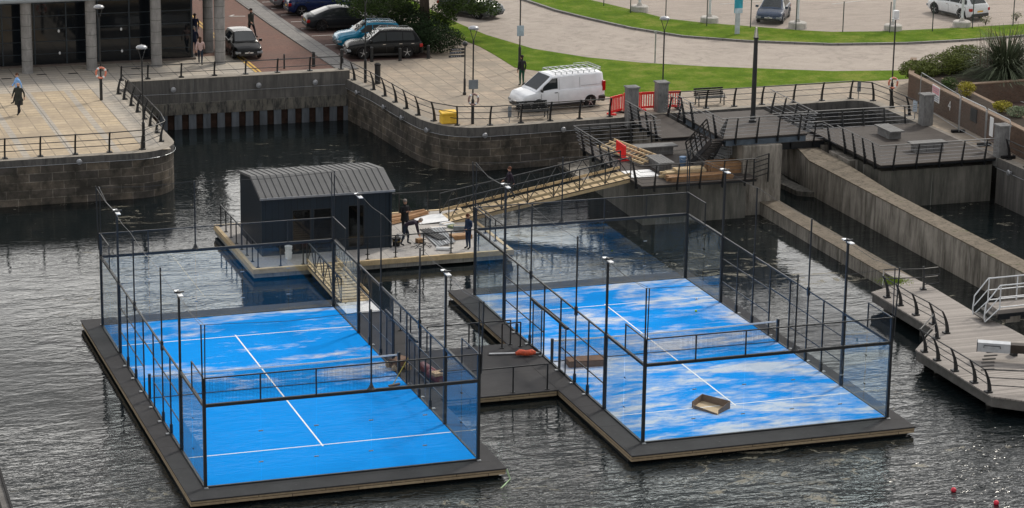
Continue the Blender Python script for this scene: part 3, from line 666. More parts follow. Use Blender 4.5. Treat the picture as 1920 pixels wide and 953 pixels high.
def column(x, y, h=4.15):
    c = MB(); prof = [(.33, ZG), (.33, ZG+.1), (.31, ZG+.1)]
    c.lathe([(.34, ZG), (.34, ZG+.06), (.315, ZG+.1), (.315, ZG+h), (.27, ZG+h+.05)], (x, y, 0), 20); o = c.build('column', colstone, t, smooth=False)
    z = ZG+.72
    while z < ZG+h: d = MB(); d.lathe([(.3165, z-.012), (.3165, z+.012)], (x, y, 0), 20, caps=False); d.build('column_joint', coljoint, o); z += .68
    d = MB(); d.tube([(x, y, ZG+h), (x, y, 6.3)], .03, 6); d.build('column_rod', galv, o)
for x, y in ((-7.5, 63.7), (-3.8, 63.7), (-.1, 63.7), (3.59, 63.7), (7.3, 63.7), (11.1, 63.75), (14.85, 63.65)): column(x, y, 4.15 if x < 8 else 4.5)
column(14.95, 67.25, 4.5)
for (x, z) in ((5.7, 4.05), (5.72, 2.75), (9.35, 4.0), (9.37, 2.7), (1.6, 4.05)):
    mb = MB(); mb.ball((x, 65.33, z), (.07, .05, .1), 8, 5); mb.build('wall_light', lamp_white, t)
# ================================================================== GUARD RAILS
def fin_post(p, n, h=1.1, wd=.12, z=ZG, curve=.26, t=.05):
    """curved tapering fin of the quay railings; n = direction it leans to"""
    mb = MB(); p = Vector((p[0], p[1], z)); n = Vector((n[0], n[1], 0)).normalized(); s = Vector((-n.y, n.x, 0))
    mb.cbox(p+Vector((0, 0, .03)), (.26, .26, .06), math.atan2(n.y, n.x))
    N_ = 6; L = []; Rr = []
    for i in range(N_+1):
        k = i/N_; c = p+Vector((0, 0, h*k))+n*(curve*(k**2)-.05); wv = wd*(1.35-.95*k)
        L.append(c-n*wv/2); Rr.append(c+n*wv/2)
    for i in range(N_):
        q = [L[i], Rr[i], Rr[i+1], L[i+1]]; a = [v-s*t/2*1.6 for v in q]; b = [v+s*t/2*1.6 for v in q]
        mb.face(a); mb.face(b[::-1]); mb.face([a[0], a[3], b[3], b[0]]); mb.face([a[1], b[1], b[2], a[2]])
    a = [L[-1]-s*t*.8, Rr[-1]-s*t*.8, Rr[-1]+s*t*.8, L[-1]+s*t*.8]; mb.face(a)
    return mb
def quay_rail(label, posts, leans, zs=None, rails=(1.06, .70, .36), extra=None, z=ZG, h=1.1, curve=.26):
    zs = zs or [z]*len(posts)
    t = thing('guard_railing', label, 'railing', (posts[0][0], posts[0][1], z))
    for p, n, zz in zip(posts, leans, zs): fin_post(p, n, h, z=zz, curve=curve).build('post', rail_black, t)
    for r in rails:
        pts = []
        for p, n, zz in zip(posts, leans, zs):
            n = Vector((n[0], n[1])).normalized(); k = r/h; o = curve*k*k-.05
            pts.append((p[0]+n.x*o, p[1]+n.y*o, zz+r))
        if extra:
            a, b = extra
            if a: pts.insert(0, (a[0], a[1], pts[0][2]))
            if b: pts.append((b[0], b[1], pts[-1][2]))
        mb = MB(); mb.tube(pts, .028 if r == rails[0] else .02, 6); mb.build('rail', rail_black, t)
    return t
L_posts = [(-6.0, 42.72), (-4.25, 42.72), (-2.5, 42.72), (-.72, 42.75), (1.04, 42.77), (2.78, 42.77), (4.5, 42.77), (6.2, 42.95), (7.5, 44.5), (7.68, 46.5), (7.68, 48.2), (7.68, 49.9), (7.68, 51.7), (7.66, 53.4), (7.6, 55.1), (7.55, 56.6)]
quay_rail('black curved railing round the corner of the left promenade', L_posts, [(0, -1)]*7+[(.35, -1), (1, -.25)]+[(1, 0)]*7, extra=((-40, 42.5), None))
quay_rail('black two bar railing along the straight basin wall', [(x, 57.7) for x in (7.9, 9.4, 11.3, 13.2, 15.0, 16.85, 18.75, 20.6)], [(0, -1)]*8, z=2.53, rails=(.78, .30), h=.85, curve=.2)
R_posts = [(21.15, 57.0), (21.48, 54.1), (21.62, 52.3), (21.75, 50.6), (21.85, 48.85), (22.0, 47.1), (22.4, 45.5), (23.3, 44.2), (25.0, 43.78), (26.75, 43.85), (28.45, 43.95), (30.15, 44.0), (31.9, 44.05)]
quay_rail('long black curved railing along the quay in front of the white van', R_posts, [(-1, 0)]*6+[(-.9, -.45), (-.45, -.9)]+[(0, -1)]*5, extra=((20.85, 58.6), None))
quay_rail('black railing behind the small basin, between granite pillar and corner', [(36.2, 44.75), (37.85, 44.75), (39.55, 44.8), (41.25, 44.85), (43.2, 44.9), (44.95, 44.95), (46.75, 45.0), (47.75, 44.2), (47.9, 42.2), (47.9, 40.2)], [(0, -1)]*7+[(-.8, -.5), (-1, 0), (-1, 0)], extra=((35.3, 44.7), (47.8, 38.2)))
quay_rail('black railing at the right edge beyond the last granite pillar', [(48.0, 29.4), (48.0, 27.6), (48.0, 25.6), (48, 23.6)], [(-1, 0)]*4)
# boardwalk railings
def bw(label, px, lean, extra=None):
    quay_rail(label, [tuple(G(x, y, .42)[:2]) for x, y in px], lean, z=.42, extra=extra, h=1.0, rails=(.96, .62, .3), curve=.3)
bw('dark curved railing along the upper left edge of the timber boardwalk', [(1663, 558), (1687, 573), (1717, 591), (1749, 608), (1774, 625)], [(-1, 0)]*4+[(-1, 0)])
bw('dark curved railing along the lower left edge of the timber boardwalk', [(1755, 635), (1733, 660), (1757, 676), (1790, 696), (1826, 718), (1853, 736)], [(-.4, 1), (-1, .2)]+[(-1, 0)]*4, extra=(None, tuple(G(1935, 741, .42)[:2])))
t = thing('guard_railing', 'short looped railing on the far top corner of the boardwalk', 'railing', G(1731, 543, .42))
p0 = G(1663, 558, .42); p1 = G(1731, 543, .42); p2 = G(1757, 540, .42)
for r in (.95, .55):
    mb = MB(); mb.tube([p0+Vector((-.25, 0, r)), p0+Vector((.3, 1.0, r)), p1+Vector((0, 0, r)), p2+Vector((0, 0, r)), p2+Vector((.05, -.1, r-.18)), p2+Vector((0, -.1, r-.3)), p1+Vector((0, 0, r-.32))], .025, 6); mb.build('rail', rail_black, t)
fin_post(p1[:2], (.3, 1), 1.0, z=.42).build('post', rail_black, t)

def deck_rail(label, path, lean, z=ZD, sp=1.25, h=1.08, cables=5, ends=(True, True), hand=None, posts=None, drop=.32):
    """leaning flat posts bolted outside the deck edge, a pale handrail and thin bars"""
    t = thing('deck_railing', label, 'railing', (path[0][0], path[0][1], z))
    segs = []
    P3 = []
    for i, p in enumerate(path):
        z0 = p[2] if len(p) > 2 else z; P3.append(Vector((p[0], p[1], z0)))
    nrm = []
    for i in range(len(P3)-1):
        d = (P3[i+1]-P3[i]); d.z = 0; d.normalize(); nrm.append(Vector((d.y, -d.x, 0))*lean)
    def node_n(i):
        if i == 0: return nrm[0]
        if i == len(P3)-1: return nrm[-1]
        a = nrm[i-1]+nrm[i]; return a/max(.5, a.dot(nrm[i]))
    LEAN = .3
    for i in range(len(P3)-1):
        a, b = P3[i], P3[i+1]; l = (b-a).length; n = nrm[i]; k = max(1, round(l/sp))
        ds = [l*(j+.5)/k for j in range(k)]
        for d_ in ds:
            c = a+(b-a)*(d_/l); lo = c+n*.04+Vector((0, 0, -drop)); hi = c+n*(LEAN-.03)+Vector((0, 0, h-.03)); mid = c+n*.06+Vector((0, 0, 0))
            mb = MB(); s = Vector((-n.y, n.x, 0)); mb.bar(lo, mid, .05, .16, up=n); mb.bar(mid, hi, .05, .14, up=n, w2=.04, h2=.07); mb.build('post', rail_black, t)
    top = [P3[i]+node_n(i)*LEAN+Vector((0, 0, h)) for i in range(len(P3))]
    mb = MB(); mb.tube(top, .026, 6); mb.build('handrail', hand or hand_m, t)
    mb = MB()
    for c in range(cables):
        k = .15+.72*c/(cables-1)
        mb.tube([P3[i]+node_n(i)*(.05+(LEAN-.05)*k)+Vector((0, 0, h*k)) for i in range(len(P3))], .010, 5)
    mb.build('bars', lampgrey if hand is None else rail_black, t)
    return t
deck_rail('leaning rail on the left edge of the lower deck beside the timber frame', [(28.2, 33.3), (28.2, 38.55), (32.75, 38.6)], -1)
deck_rail('leaning rail on the left side of the walkway from the pillar', [(32.75, 43.2), (32.75, 38.7)], 1, z=ZG-.012)
deck_rail('leaning rail on the right side of the walkway down to the stairs', [(35.0, 38.6), (35.0, 44.2)], 1, z=ZG-.012)
deck_rail('dark rail along the front edge of the lower deck by the timber stack', [(28.2, 31.3), (28.2, 29.9), (34.2, 29.9)], 1, hand=rail_black)
deck_rail('pale topped rail around the front and right of the raised lookout platform', [(33.0, 33.0, 3.6), (33.0, 31.15, 3.6), (37.6, 31.2, 3.6), (37.7, 36.8, 3.6)], 1)
deck_rail('short pale topped rail at the head of the stairs on the lookout platform', [(33.0, 36.8, 3.6), (33.0, 34.4, 3.6)], 1)
deck_rail('near rail of the narrow footbridge towards the right platform', [(37.4, 36.85), (41.2, 36.75), (41.15, 35.0)], 1)
deck_rail('far rail of the narrow footbridge, running to the left fence pillar', [(47.5, 38.5), (35.2, 38.6)], 1)
deck_rail('pale topped rail along the left and front edge of the right platform', [(41.15, 34.6), (41.15, 30.05), (47.6, 30.05)], 1, z=ZG-.012)

# small return frame at the right end of the lower deck
t = thing('deck_railing', 'square dark end frame where the lower deck meets the pier', 'railing', (34.3, 30, ZD))
mb = MB()
for zz in (.1, .35, .6, .85, 1.08): mb.bar((34.0, 29.7, ZD+zz), (35.1, 30.4, ZD+zz), .04)
mb.bar((34.0, 29.7, ZD-.3), (34.0, 29.7, ZD+1.1), .06); mb.bar((35.1, 30.4, ZD-.35), (35.1, 30.4, ZD+1.1), .06); mb.build('frame', rail_black, t)

# ------------------------------------------------------------------ stairs up to the lookout
t = thing('steel_stairs', 'black steel stairs from lower deck up to the lookout platform', 'stairs', (32.8, 34, ZD))
b0, b1 = Vector((31.55, 33.0, ZD)), Vector((32.75, 33.0, ZD)); up_ = Vector((.75, 1.35, 1.8)); n = 9
mb = MB(); tr = MB()
b0 = Vector((31.75, 33.9, ZD)); b1 = Vector((32.75, 33.45, ZD)); e0 = Vector((32.3, 31.75+0.0, 3.6)); 
# the flight rises towards the platform edge
q0 = G(1293, 305, ZD); q1 = G(1330, 303, ZD); u0 = G(1333, 262, 3.55); u1 = G(1354, 261, 3.55)
for k in range(n+1):
    f = k/n; a = q0.lerp(u0, f); b = q1.lerp(u1, f); d = (u0-q0).cross(Vector((0, 0, 1))); 
    fw = Vector((u0.x-q0.x, u0.y-q0.y, 0)).normalized()*.24
    tr.face([a, b, b+fw, a+fw]); tr.face([a-Vector((0, 0, .03)), a+fw-Vector((0, 0, .03)), b+fw-Vector((0, 0, .03)), b-Vector((0, 0, .03))]); tr.bar(a, b, .03, .05)
tr.build('treads', deckmat, t)
mb.bar(q0-Vector((0, 0, .1)), u0-Vector((0, 0, .1)), .05, .26); mb.bar(q1-Vector((0, 0, .1)), u1-Vector((0, 0, .1)), .05, .26); mb.build('stringers', steel, t)
for (a, b, sg) in ((q0, u0, -1), (q1, u1, 1)):
    mb = MB(); side = (q1-q0).normalized()*sg*.25
    for k in range(6):
        c = a.lerp(b, k/5); mb.bar(c, c+side+Vector((0, 0, 1.05)), .1, .05)
    for r in (.3, .5, .7, .88, 1.05): mb.bar(a+side*r+Vector((0, 0, r)), b+side*r+Vector((0, 0, r)), .03 if r < 1 else .05)
    mb.build('handrail', rail_black, t)

# ------------------------------------------------------------------ gangways
def gangway(label, a, b, wdt, side_dir, n=8, rail=1.05, plank=None, kick=.22):
    """a,b: near edge ends; side_dir*wdt is the far edge"""
    a, b = Vector(a), Vector(b); sd = Vector(side_dir).normalized()*wdt
    t = thing('gangway', label, 'gangway', tuple(a))
    mb = MB(); v = [a, b, b+sd, a+sd]; dn = Vector((0, 0, -.07)); mb.face(v); mb.face([p+dn for p in v][::-1])
    for i in range(4): mb.face([v[i]+dn, v[(i+1) % 4]+dn, v[(i+1) % 4], v[i]])
    L = (b-a).length
    me = mb.build('walking_boards', plank or newwood, t)
    mb = MB(); k = 0; d = (b-a)/L; s = .3
    while s < L-.1: mb.bar(a+d*s+sd*.02+Vector((0, 0, .008)), a+d*s+sd*.98+Vector((0, 0, .008)), .05, .016); s += .42
    mb.build('grip_strips', simple('grip_strip', (.10, .075, .05), .8) if 'grip_strip' not in MATS else MATS['grip_strip'], t)
    for off_, nm in ((Vector((0, 0, 0)), 0), (sd, 1)):
        p, q = a+off_, b+off_; up = Vector((0, 0, 1))
        mb = MB(); mb.bar(p+up*(kick*.5+.1), q+up*(kick*.5+.1), .035, kick*.6); mb.bar(p-up*.12, q-up*.12, .05, .18); mb.build('kick_board', newwood, t)
        mb = MB(); mb.bar(p+up*rail, q+up*rail, .06); mb.bar(p-up*.03, q-up*.03, .05)
        for i in range(n+1):
            c = p.lerp(q, i/n)
            if i % 2 == 0 or i == n: mb.bar(c, c+up*rail, .045)
            if i < n:
                c2 = p.lerp(q, (i+1)/n)
                if i % 2 == 0: mb.bar(c+up*.02, c2+up*rail, .035)
                else: mb.bar(c+up*rail, c2+up*.02, .035)
        mb.build('truss_rail', steel, t)
    return t
gangway('long sloping timber gangway from the lower deck down to the cabin pontoon', (18.9, 31.7, .2), (28.2, 31.5, ZD+.02), 1.45, (0, 1, 0), n=14)
mb = MB(); mb.cbox((29.0, 32.2, ZD+.03), (1.5, 1.4, .02), 0, 0, 0); tag(mb.build('ramp_plate', white), 'white metal ramp plate at the top of the long gangway', 'ramp plate')
mb = MB(); a = G(800, 425, .17); mb.cbox((18.2, 32.4, .22), (1.5, 1.4, .02), 0, 0, -R(3)); tag(mb.build('ramp_plate', white), 'white metal ramp plate at the foot of the long gangway', 'ramp plate')
gangway('short timber gangway from the cabin pontoon to the left court raft', (10.45, 20.4, .06), (10.45, 26.3, .2), 1.35, (1, 0, 0), n=8, plank=newtimber_y, kick=.2)
mb = MB(); mb.cbox((11.0, 19.6, .03), (1.5, 1.7, .015)); tag(mb.build('ramp_plate', white), 'white metal ramp plate lying on the left raft', 'ramp plate')
# ================================================================== RAFTS AND COURTS
def raft(name, label, poly, z=0.0):
    t = thing(name, label, 'floating raft', (poly[0][0], poly[0][1], 0))
    mb = MB(); mb.prism(poly, -.05, z-.0); mb.build('deck', anthracite, t)
    n = off(poly+[poly[0]], .05)[:-1]
    mb = MB(); mb.prism(n, -.24, -.052, bottom=True); mb.build('fascia_boards', fascia, t)
    n = off(poly+[poly[0]], .35)[:-1]
    mb = MB(); mb.prism(n, -.8, -.24, top=False); mb.build('float', rubber, t)
    return t
raft('court_raft', 'dark raft carrying the left padel court, its corner nearest the camera', [(-.75, -1.12), (10.72, -1.12), (10.72, 6.68), (11.9, 6.68), (11.9, 21.1), (-.75, 21.1)])
raft('court_raft', 'dark raft carrying the right padel court with cloudy sand', [(15.5, -1.22), (27.0, -1.22), (27.0, 21.1), (15.5, 21.1)])
raft('link_raft', 'dark square raft between the two padel courts', [(11.91, 6.68), (15.49, 6.68), (15.49, 12.95), (11.91, 12.95)])

def led_head(x, y, z, parent):
    mb = MB(); mb.cbox((x, y-.24, z), (.17, .34, .04)); mb.cbox((x, y+.24, z), (.17, .34, .04)); h = mb.build('lamp_panel', lamp_white, parent)
    mb = MB(); mb.box(x-.05, y-.1, z-.1, x+.05, y+.1, z+.09); mb.bar((x-.16, y, z+.05), (x+.2, y, z+.05), .05); mb.build('lamp_bracket', steel, h)

def court(X0, turf, nm, gate_left, gate_right):
    t = thing('padel_court', nm, 'padel court', (X0, 0, 0))
    # playing surface
    mb = MB(); mb.box(X0+.03, .03, .004, X0+9.97, 19.97, .028); tf = mb.build('artificial_turf', turf, t)
    mb = MB(); zl = .033
    for y in (3.05, 16.95): mb.face([(X0+.05, y-.032, zl), (X0+9.95, y-.032, zl), (X0+9.95, y+.032, zl), (X0+.05, y+.032, zl)])
    mb.face([(X0+4.968, 2.9, zl+.001), (X0+5.032, 2.9, zl+.001), (X0+5.032, 17.1, zl+.001), (X0+4.968, 17.1, zl+.001)]); mb.build('court_lines', courtline, tf)
    # ground frame
    mb = MB(); mb.box(X0-.06, -.06, .003, X0+10.06, .028, .05); mb.box(X0-.06, 19.972, .003, X0+10.06, 20.06, .05)
    mb.box(X0-.06, .03, .003, X0+.028, 19.97, .05); mb.box(X0+9.972, .03, .003, X0+10.06, 19.97, .05); mb.build('base_frame', steel, t)
    # glass
    for ye in (0, 20):
        s = -1 if ye == 0 else 1
        for k in range(5):
            g = MB(); g.box(X0+2*k+.012, ye, .05, X0+2*k+1.988, ye+s*.012, 2.95); o = g.build('glass_panel', pane, t)
            if k:
                c = MB()
                for z in (.75, 1.9): c.cbox((X0+2*k, ye-s*.01, z), (.16, .02, .035))
                c.build('glass_clip', galv, o)
    for xe in (0, 10):
        s = -1 if xe == 0 else 1
        for y0 in (0, 2, 16, 18):
            g = MB(); g.box(X0+xe, y0+.03, .05, X0+xe+s*.012, y0+1.97, 2.95); o = g.build('glass_panel', pane, t)
            c = MB(); yy = y0+2 if y0 in (0, 16) else y0
            for z in (.75, 1.9): c.cbox((X0+xe-s*.01, yy, z), (.02, .14, .035))
            c.build('glass_clip', galv, o)
    # corner posts
    for xe in (0, 10):
        for ye in (0, 20):
            mb = MB(); mb.box(X0+xe-.055, ye-.055, 0, X0+xe+.055, ye+.055, 4.02); mb.build('corner_post', steel, t)
            mb = MB(); dx = -.1 if xe == 0 else .1; dy = -.08 if ye == 0 else .08
            mb.tube([(X0+xe+dx*.6, ye+dy, 3.3), (X0+xe+dx, ye+dy*2, 6.0)], .028, 6); mb.tube([(X0+xe-dx*.2, ye+dy, 3.6), (X0+xe-dx*.5, ye+dy, 5.95)], .022, 6); mb.build('net_pole', steel, t)
            mb = MB(); mb.cbox((X0+xe, ye+(-.13 if ye == 0 else .13), .02), (.14, .1, .03)); mb.build('foot_plate', galv, t)
    # end walls above the glass
    for ye in (0, 20):
        mb = MB(); mb.box(X0+.056, ye-.055, 2.95, X0+9.944, ye+.055, 3.06); mb.build('end_beam', steel, t)
        mb = MB(); mb.box(X0+.056, ye-.02, 3.98, X0+9.944, ye+.02, 4.02); mb.build('top_rail', steel, t)
        for k in (2, 4, 6, 8): mb = MB(); mb.box(X0+k-.022, ye-.022, 3.06, X0+k+.022, ye+.022, 3.98); mb.build('upright', steel, t)
        mb = MB(); mb.panel((X0+.05, ye, 3.06), (1, 0, 0), 9.9, (0, 0, 1), .92); mb.build('mesh_panel', mesh_m, t)
        k = 6 if ye == 0 else 4
        mb = MB(); mb.tube([(X0+k, ye, 3.0), (X0+k, ye, 6.0)], .032, 6); mb.lathe([(.16, 3.06), (.1, 3.12), (.04, 3.28)], (X0+k, ye, 0), 8); mb.build('net_pole', steel, t)
        mb = MB(); yn = ye+(-.09 if ye == 0 else .09); mb.panel((X0-.08, yn, 3.06), (1, 0, 0), 10.16, (0, 0, 1), 2.9); mb.build('ball_stop_net', net_m, t)
        mb = MB(); mb.tube([(X0-.08, yn, 5.97), (X0+k*.5, yn, 5.85), (X0+k, yn, 5.97), (X0+(k+10)*.5, yn, 5.86), (X0+10.08, yn, 5.97)], .009, 4); mb.build('net_cable', steel, t)
    # side walls
    for xe, gate in ((0, gate_left), (10, gate_right)):
        s = -1 if xe == 0 else 1; xx = X0+xe
        for a, b in ((.056, 3.93), (16.07, 19.944)): mb = MB(); mb.box(xx-.045, a, 2.95, xx+.045, b, 3.05); mb.build('side_beam', steel, t)
        mb = MB(); mb.box(xx-.028, 4.05, 2.97, xx+.028, 15.95, 3.03); mb.build('top_rail', steel, t)
        for a, b in ((.056, 2.0), (18.0, 19.944)):
            mb = MB(); mb.box(xx-.02, a, 3.98, xx+.02, b, 4.02); yy = b if a < 5 else a; mb.box(xx-.022, yy-.022, 3.05, xx+.022, yy+.022, 4.02); mb.build('top_rail', steel, t)
            mb = MB(); mb.panel((xx, a, 3.05), (0, 1, 0), b-a, (0, 0, 1), .93); mb.build('mesh_panel', mesh_m, t)
        for y in (4, 16):
            mb = MB(); mb.box(xx-.06, y-.06, 0, xx+.06, y+.06, 3.06); mb.box(xx-.04, y-.04, 3.06, xx+.04, y+.04, 5.85); lpole = mb.build('light_pole', steel, t)
            led_head(xx, y, 5.93, lpole)
        for y in (5.85, 7.3, 9.0, 10.95, 12.65, 14.3):
            tall = y in (7.3, 12.65)
            mb = MB(); mb.box(xx-.026, y-.026, 0, xx+.026, y+.026, 2.97)
            if y not in (9.0, 10.95): mb.box(xx-.05, y-.05, 0, xx+.05, y+.05, .38)
            if tall: mb.box(xx-.026, y-.026, 2.97, xx+.026, y+.026, 6.0); mb.box(xx-.05, y-.06, 2.8, xx+.05, y+.06, 3.15)
            mb.build('mesh_post', steel, t)
            mb = MB(); mb.cbox((xx+s*.14, y, .02), (.12, .14, .03)); mb.build('foot_plate', galv, t)
        for a, b in ((4.06, 9.0), (10.95, 15.94)):
            mb = MB(); mb.panel((xx, a, .06), (0, 1, 0), b-a, (0, 0, 1), 2.9); mb.build('mesh_panel', mesh_m, t)
            mb = MB(); mb.box(xx-.016, a, .98, xx+.016, b, 1.02); mb.box(xx-.016, a, 2.0, xx+.016, b, 2.04); mb.build('mid_rail', steel, t)
        mb = MB(); mb.panel((xx, 9.0, 2.1), (0, 1, 0), 1.95, (0, 0, 1), .87); mb.build('mesh_panel', mesh_m, t)
        mb = MB(); mb.box(xx-.016, 9.0, 2.06, xx+.016, 10.95, 2.12); mb.build('mid_rail', steel, t)
        if gate:
            for (a, b) in ((8.15, 8.95), (11.0, 12.1)):
                mb = MB(); x1 = xx+s*.08
                mb.box(x1-.02, a, .08, x1+.02, a+.05, 2.0); mb.box(x1-.02, b-.05, .08, x1+.02, b, 2.0); mb.box(x1-.02, a+.05, 1.95, x1+.02, b-.05, 2.0); mb.box(x1-.02, a+.05, .08, x1+.02, b-.05, .13); g_ = mb.build('gate', steel, t)
                mb = MB(); mb.panel((x1, a, .1), (0, 1, 0), b-a, (0, 0, 1), 1.9); mb.build('gate_mesh', mesh_m, g_)
            mb = MB(); mb.box(xx+s*.1-.04, 7.9, 2.02, xx+s*.1+.04, 12.3, 2.12); mb.build('gate_track', steel, t)
        mb = MB(); xn = xx+s*.09
        mb.panel((xn, -.05, 3.06), (0, 1, 0), 20.1, (0, 0, 1), 2.85); mb.build('ball_stop_net', net_m, t)
        pts = []
        ys = [-.05, 4, 7.3, 12.65, 16, 20.05]
        for a, b in zip(ys, ys[1:]): pts += [(xn, a, 5.95), (xn, (a+b)/2, 5.86)]
        mb = MB(); mb.tube(pts+[(xn, 20.05, 5.95)], .009, 4); mb.build('net_cable', steel, t)
        mb = MB(); mb.tube([(X0+xe, 20.05, 6.0), (xx, 18.3, 5.75), (xx, 16, 5.88)], .012, 5); mb.tube([(X0+xe, -.05, 6.0), (xx, 1.8, 5.8), (xx, 4, 5.88)], .008, 5); mb.build('power_cable', steel, t)
    return t
court(0, turf1, 'left padel court, mostly plain blue with light sand streaks', False, True)
court(16.4, turf2, 'right padel court, its blue turf covered in cloudy pale sand', True, False)

def court_net(X0, label):
    t = thing('court_net', label, 'court net', (X0+5, 10, 0), 'padel nets')
    for x in (.02, 9.98):
        mb = MB(); mb.box(X0+x-.05, 9.95, .03, X0+x+.05, 10.05, 1.02); mb.build('net_post', steel, t)
    N_ = 12
    tape = []; 
    for i in range(N_+1):
        x = i/N_; tape.append((X0+.1+9.8*x, 10, .92-.05*4*x*(1-x)))
    mb = MB()
    for a, b in zip(tape, tape[1:]): mb.bar(a, b, .018, .065)
    mb.build('white_tape', white, t)
    mb = MB()
    for a, b in zip(tape, tape[1:]): mb.face([(a[0], 10, .04), (b[0], 10, .04), b, a], [(a[0], 0), (b[0], 0), (b[0], b[2]), (a[0], a[2])])
    mb.build('netting', tennisnet, t)
    mb = MB(); mb.bar((X0+.1, 10, .05), (X0+9.9, 10, .05), .025); mb.build('bottom_cord', steel, t)
    return t
court_net(0, 'net across the left court, ending beside the broom')
court_net(16.4, 'net across the right court above the cloudy sand')

def plain_rail(label, pts, z, sp=1.5, h=1.05, posts=None, rails=(1.05,), m=None, foot=False):
    t = thing('deck_railing', label, 'railing', (pts[0][0], pts[0][1], z))
    m = m or rail_black
    for a, b in zip(pts, pts[1:]):
        a = Vector((a[0], a[1], z)); b = Vector((b[0], b[1], z)); l = (b-a).length; n = max(1, round(l/sp))
        for i in range(n+1):
            if i == n and b[:2] != Vector((pts[-1][0], pts[-1][1], z))[:2]: continue
            c = a.lerp(b, i/n); mb = MB(); mb.bar(c, c+Vector((0, 0, h)), .05); mb.bar(c+Vector((0, 0, .0)), c+Vector((0, 0, .03)), .14)
            if foot: mb.bar(c+Vector((-.11, 0, .25)), c+Vector((.11, 0, .25)), .03); mb.bar(c+Vector((-.11, 0, .75)), c+Vector((.11, 0, .75)), .03)
            mb.build('post', m, t)
        for r in rails: mb = MB(); mb.bar(a+Vector((0, 0, r)), b+Vector((0, 0, r)), .045); mb.build('rail', m, t)
    return t
plain_rail('black railing along the near edge of the raft between the courts', [(10.85, 6.85), (15.1, 6.85)], 0, 1.25)
plain_rail('black railing along the far edge of the raft between the courts', [(12.0, 12.8), (15.6, 12.8)], 0, 1.9)
plain_rail('black railing along the right edge of the walkway beside the left court', [(11.8, 20.3), (11.8, 13.0)], 0, 1.5)
plain_rail('short black railing leading across the middle of the link raft', [(15.1, 12.4), (15.9, 12.4)], 0, .8)

# loose things on the rafts
t = thing('rescue_pole', 'white metal rescue pole lying on the raft between the courts', 'pole', G(960, 664, .05))
mb = MB(); a, b = G(917, 664, .05), G(1008, 662, .05); mb.tube([a, b], .045, 8); mb.build('shaft', alu, t); mb = MB(); mb.tube([b, b+Vector((.12, -.15, .05))], .03, 6); mb.build('hook', galv, t)
mb = MB(); c = G(986, 662, .14); d = (b-a).normalized(); mb.tube([c-d*.42+Vector((0, 0, -.03)), c-d*.25+Vector((0, 0, .04)), c, c+d*.25+Vector((0, 0, .03)), c+d*.40], [.07, .13, .12, .13, .06], 9)
tag(mb.build('rolled_float_line', orange_net, smooth=True), 'orange wrapped bundle lying on the white pole', 'bundle')
def roll(label, px0, px1, r, m, z=0):
    a, b = G(*px0, z+r), G(*px1, z+r); d = (b-a).normalized()
    t = thing('wrapped_roll', label, 'roll', (a.x, a.y, z), 'plastic wrapped rolls')
    mb = MB(); mb.tube([a, a+d*.05, b-d*.05, b], [r*.8, r, r, r*.82], 12); mb.build('wrap', m, t, smooth=True)
    mb = MB(); mb.tube([b-d*.01, b+d*.012], r*.35, 10); mb.build('core', card, t); return t
roll('maroon plastic wrapped roll, the upper one beside the left court', (792, 686), (817, 704), .2, maroon)
roll('maroon plastic wrapped roll, the lower one with glossy end', (806, 700), (826, 714), .2, maroon)
t = thing('carton', 'open pale carton on top of the maroon wrapped rolls', 'carton', G(823, 703, .35))
mb = MB(); c = G(823, 700, .45); mb.cbox(c, (.55, .4, .12), .2); mb.build('box', card_in, t); mb = MB(); mb.cbox(c+Vector((.12, 0, .062)), (.2, .22, .02), .2); mb.build('strap', rubber, t)
t = thing('broom', 'broom with yellow handle leaning on the net post', 'broom', G(738, 722, .03))
mb = MB(); a = G(737, 721, .1); b = G(765, 672, .9); mb.tube([a, b], .018, 6); mb.build('handle', simple('yellow_handle', (.42, .36, .06), .5), t)
mb = MB(); mb.cbox(a+Vector((.05, 0, -.02)), (.5, .1, .06), .3); mb.cbox(a+Vector((.05, 0, -.06)), (.48, .06, .05), .3); mb.build('head', card, t)
t = thing('sand_trolley', 'small dark trolley with pale round wheels on the walkway by the net post', 'trolley', G(750, 675, 0)); c = G(748, 678, .3)
mb = MB(); mb.cbox(c, (.75, .45, .3), .5); mb.build('hopper', darkbrown, t, bevel=.04)
mb = MB(); mb.tube([c+Vector((-.3, .1, 0)), c+Vector((-.75, .35, .35)), c+Vector((-.8, .1, .38)), c+Vector((-.35, -.2, 0))], .02, 6); mb.build('handle', steel, t)
for (a, b) in ((.33, .05), (.3, -.32), (-.36, .22), (-.25, -.3)):
    mb = MB(); q = c+Vector((a, b, -.16)); mb.tube([q-Vector((0, .05, 0)), q+Vector((0, .05, 0))], .14, 12); mb.build('wheel', card_in, t)
# carton mat by the gate of the right court, and the tray on its near half
t = thing('flat_carton', 'long low brown carton lying inside the right court by its gate', 'carton', G(1098, 684, .03))
a = G(1068, 690, .03); b = G(1136, 686, .03); d = (b-a).normalized(); n = Vector((-d.y, d.x, 0)); W_ = .62
mb = MB(); v = [a, b, b+n*W_, a+n*W_]
for i in range(4):
    p, q = v[i], v[(i+1) % 4]; mb.bar(p+Vector((0, 0, .12)), q+Vector((0, 0, .12)), .03, .24)
mb.face([p+Vector((0, 0, .02)) for p in v]); mb.build('sides', card, t)
mb = MB(); mb.cbox((a+b)/2+n*W_*.5+Vector((0, 0, .26)), ((b-a).length+.06, W_+.05, .02), math.atan2(d.y, d.x)); mb.build('lid', darkbrown, t)
t = thing('cardboard_tray', 'torn open cardboard tray with pale inside on the cloudy court', 'cardboard box', G(1332, 760, .03))
c0, c1, c2, c3 = G(1297, 765, .03), G(1345, 778, .03), G(1369, 766, .03), G(1316, 751, .03)
mb = MB(); mb.face([c0, c1, c2, c3]); mb.build('bottom', card_in, t)
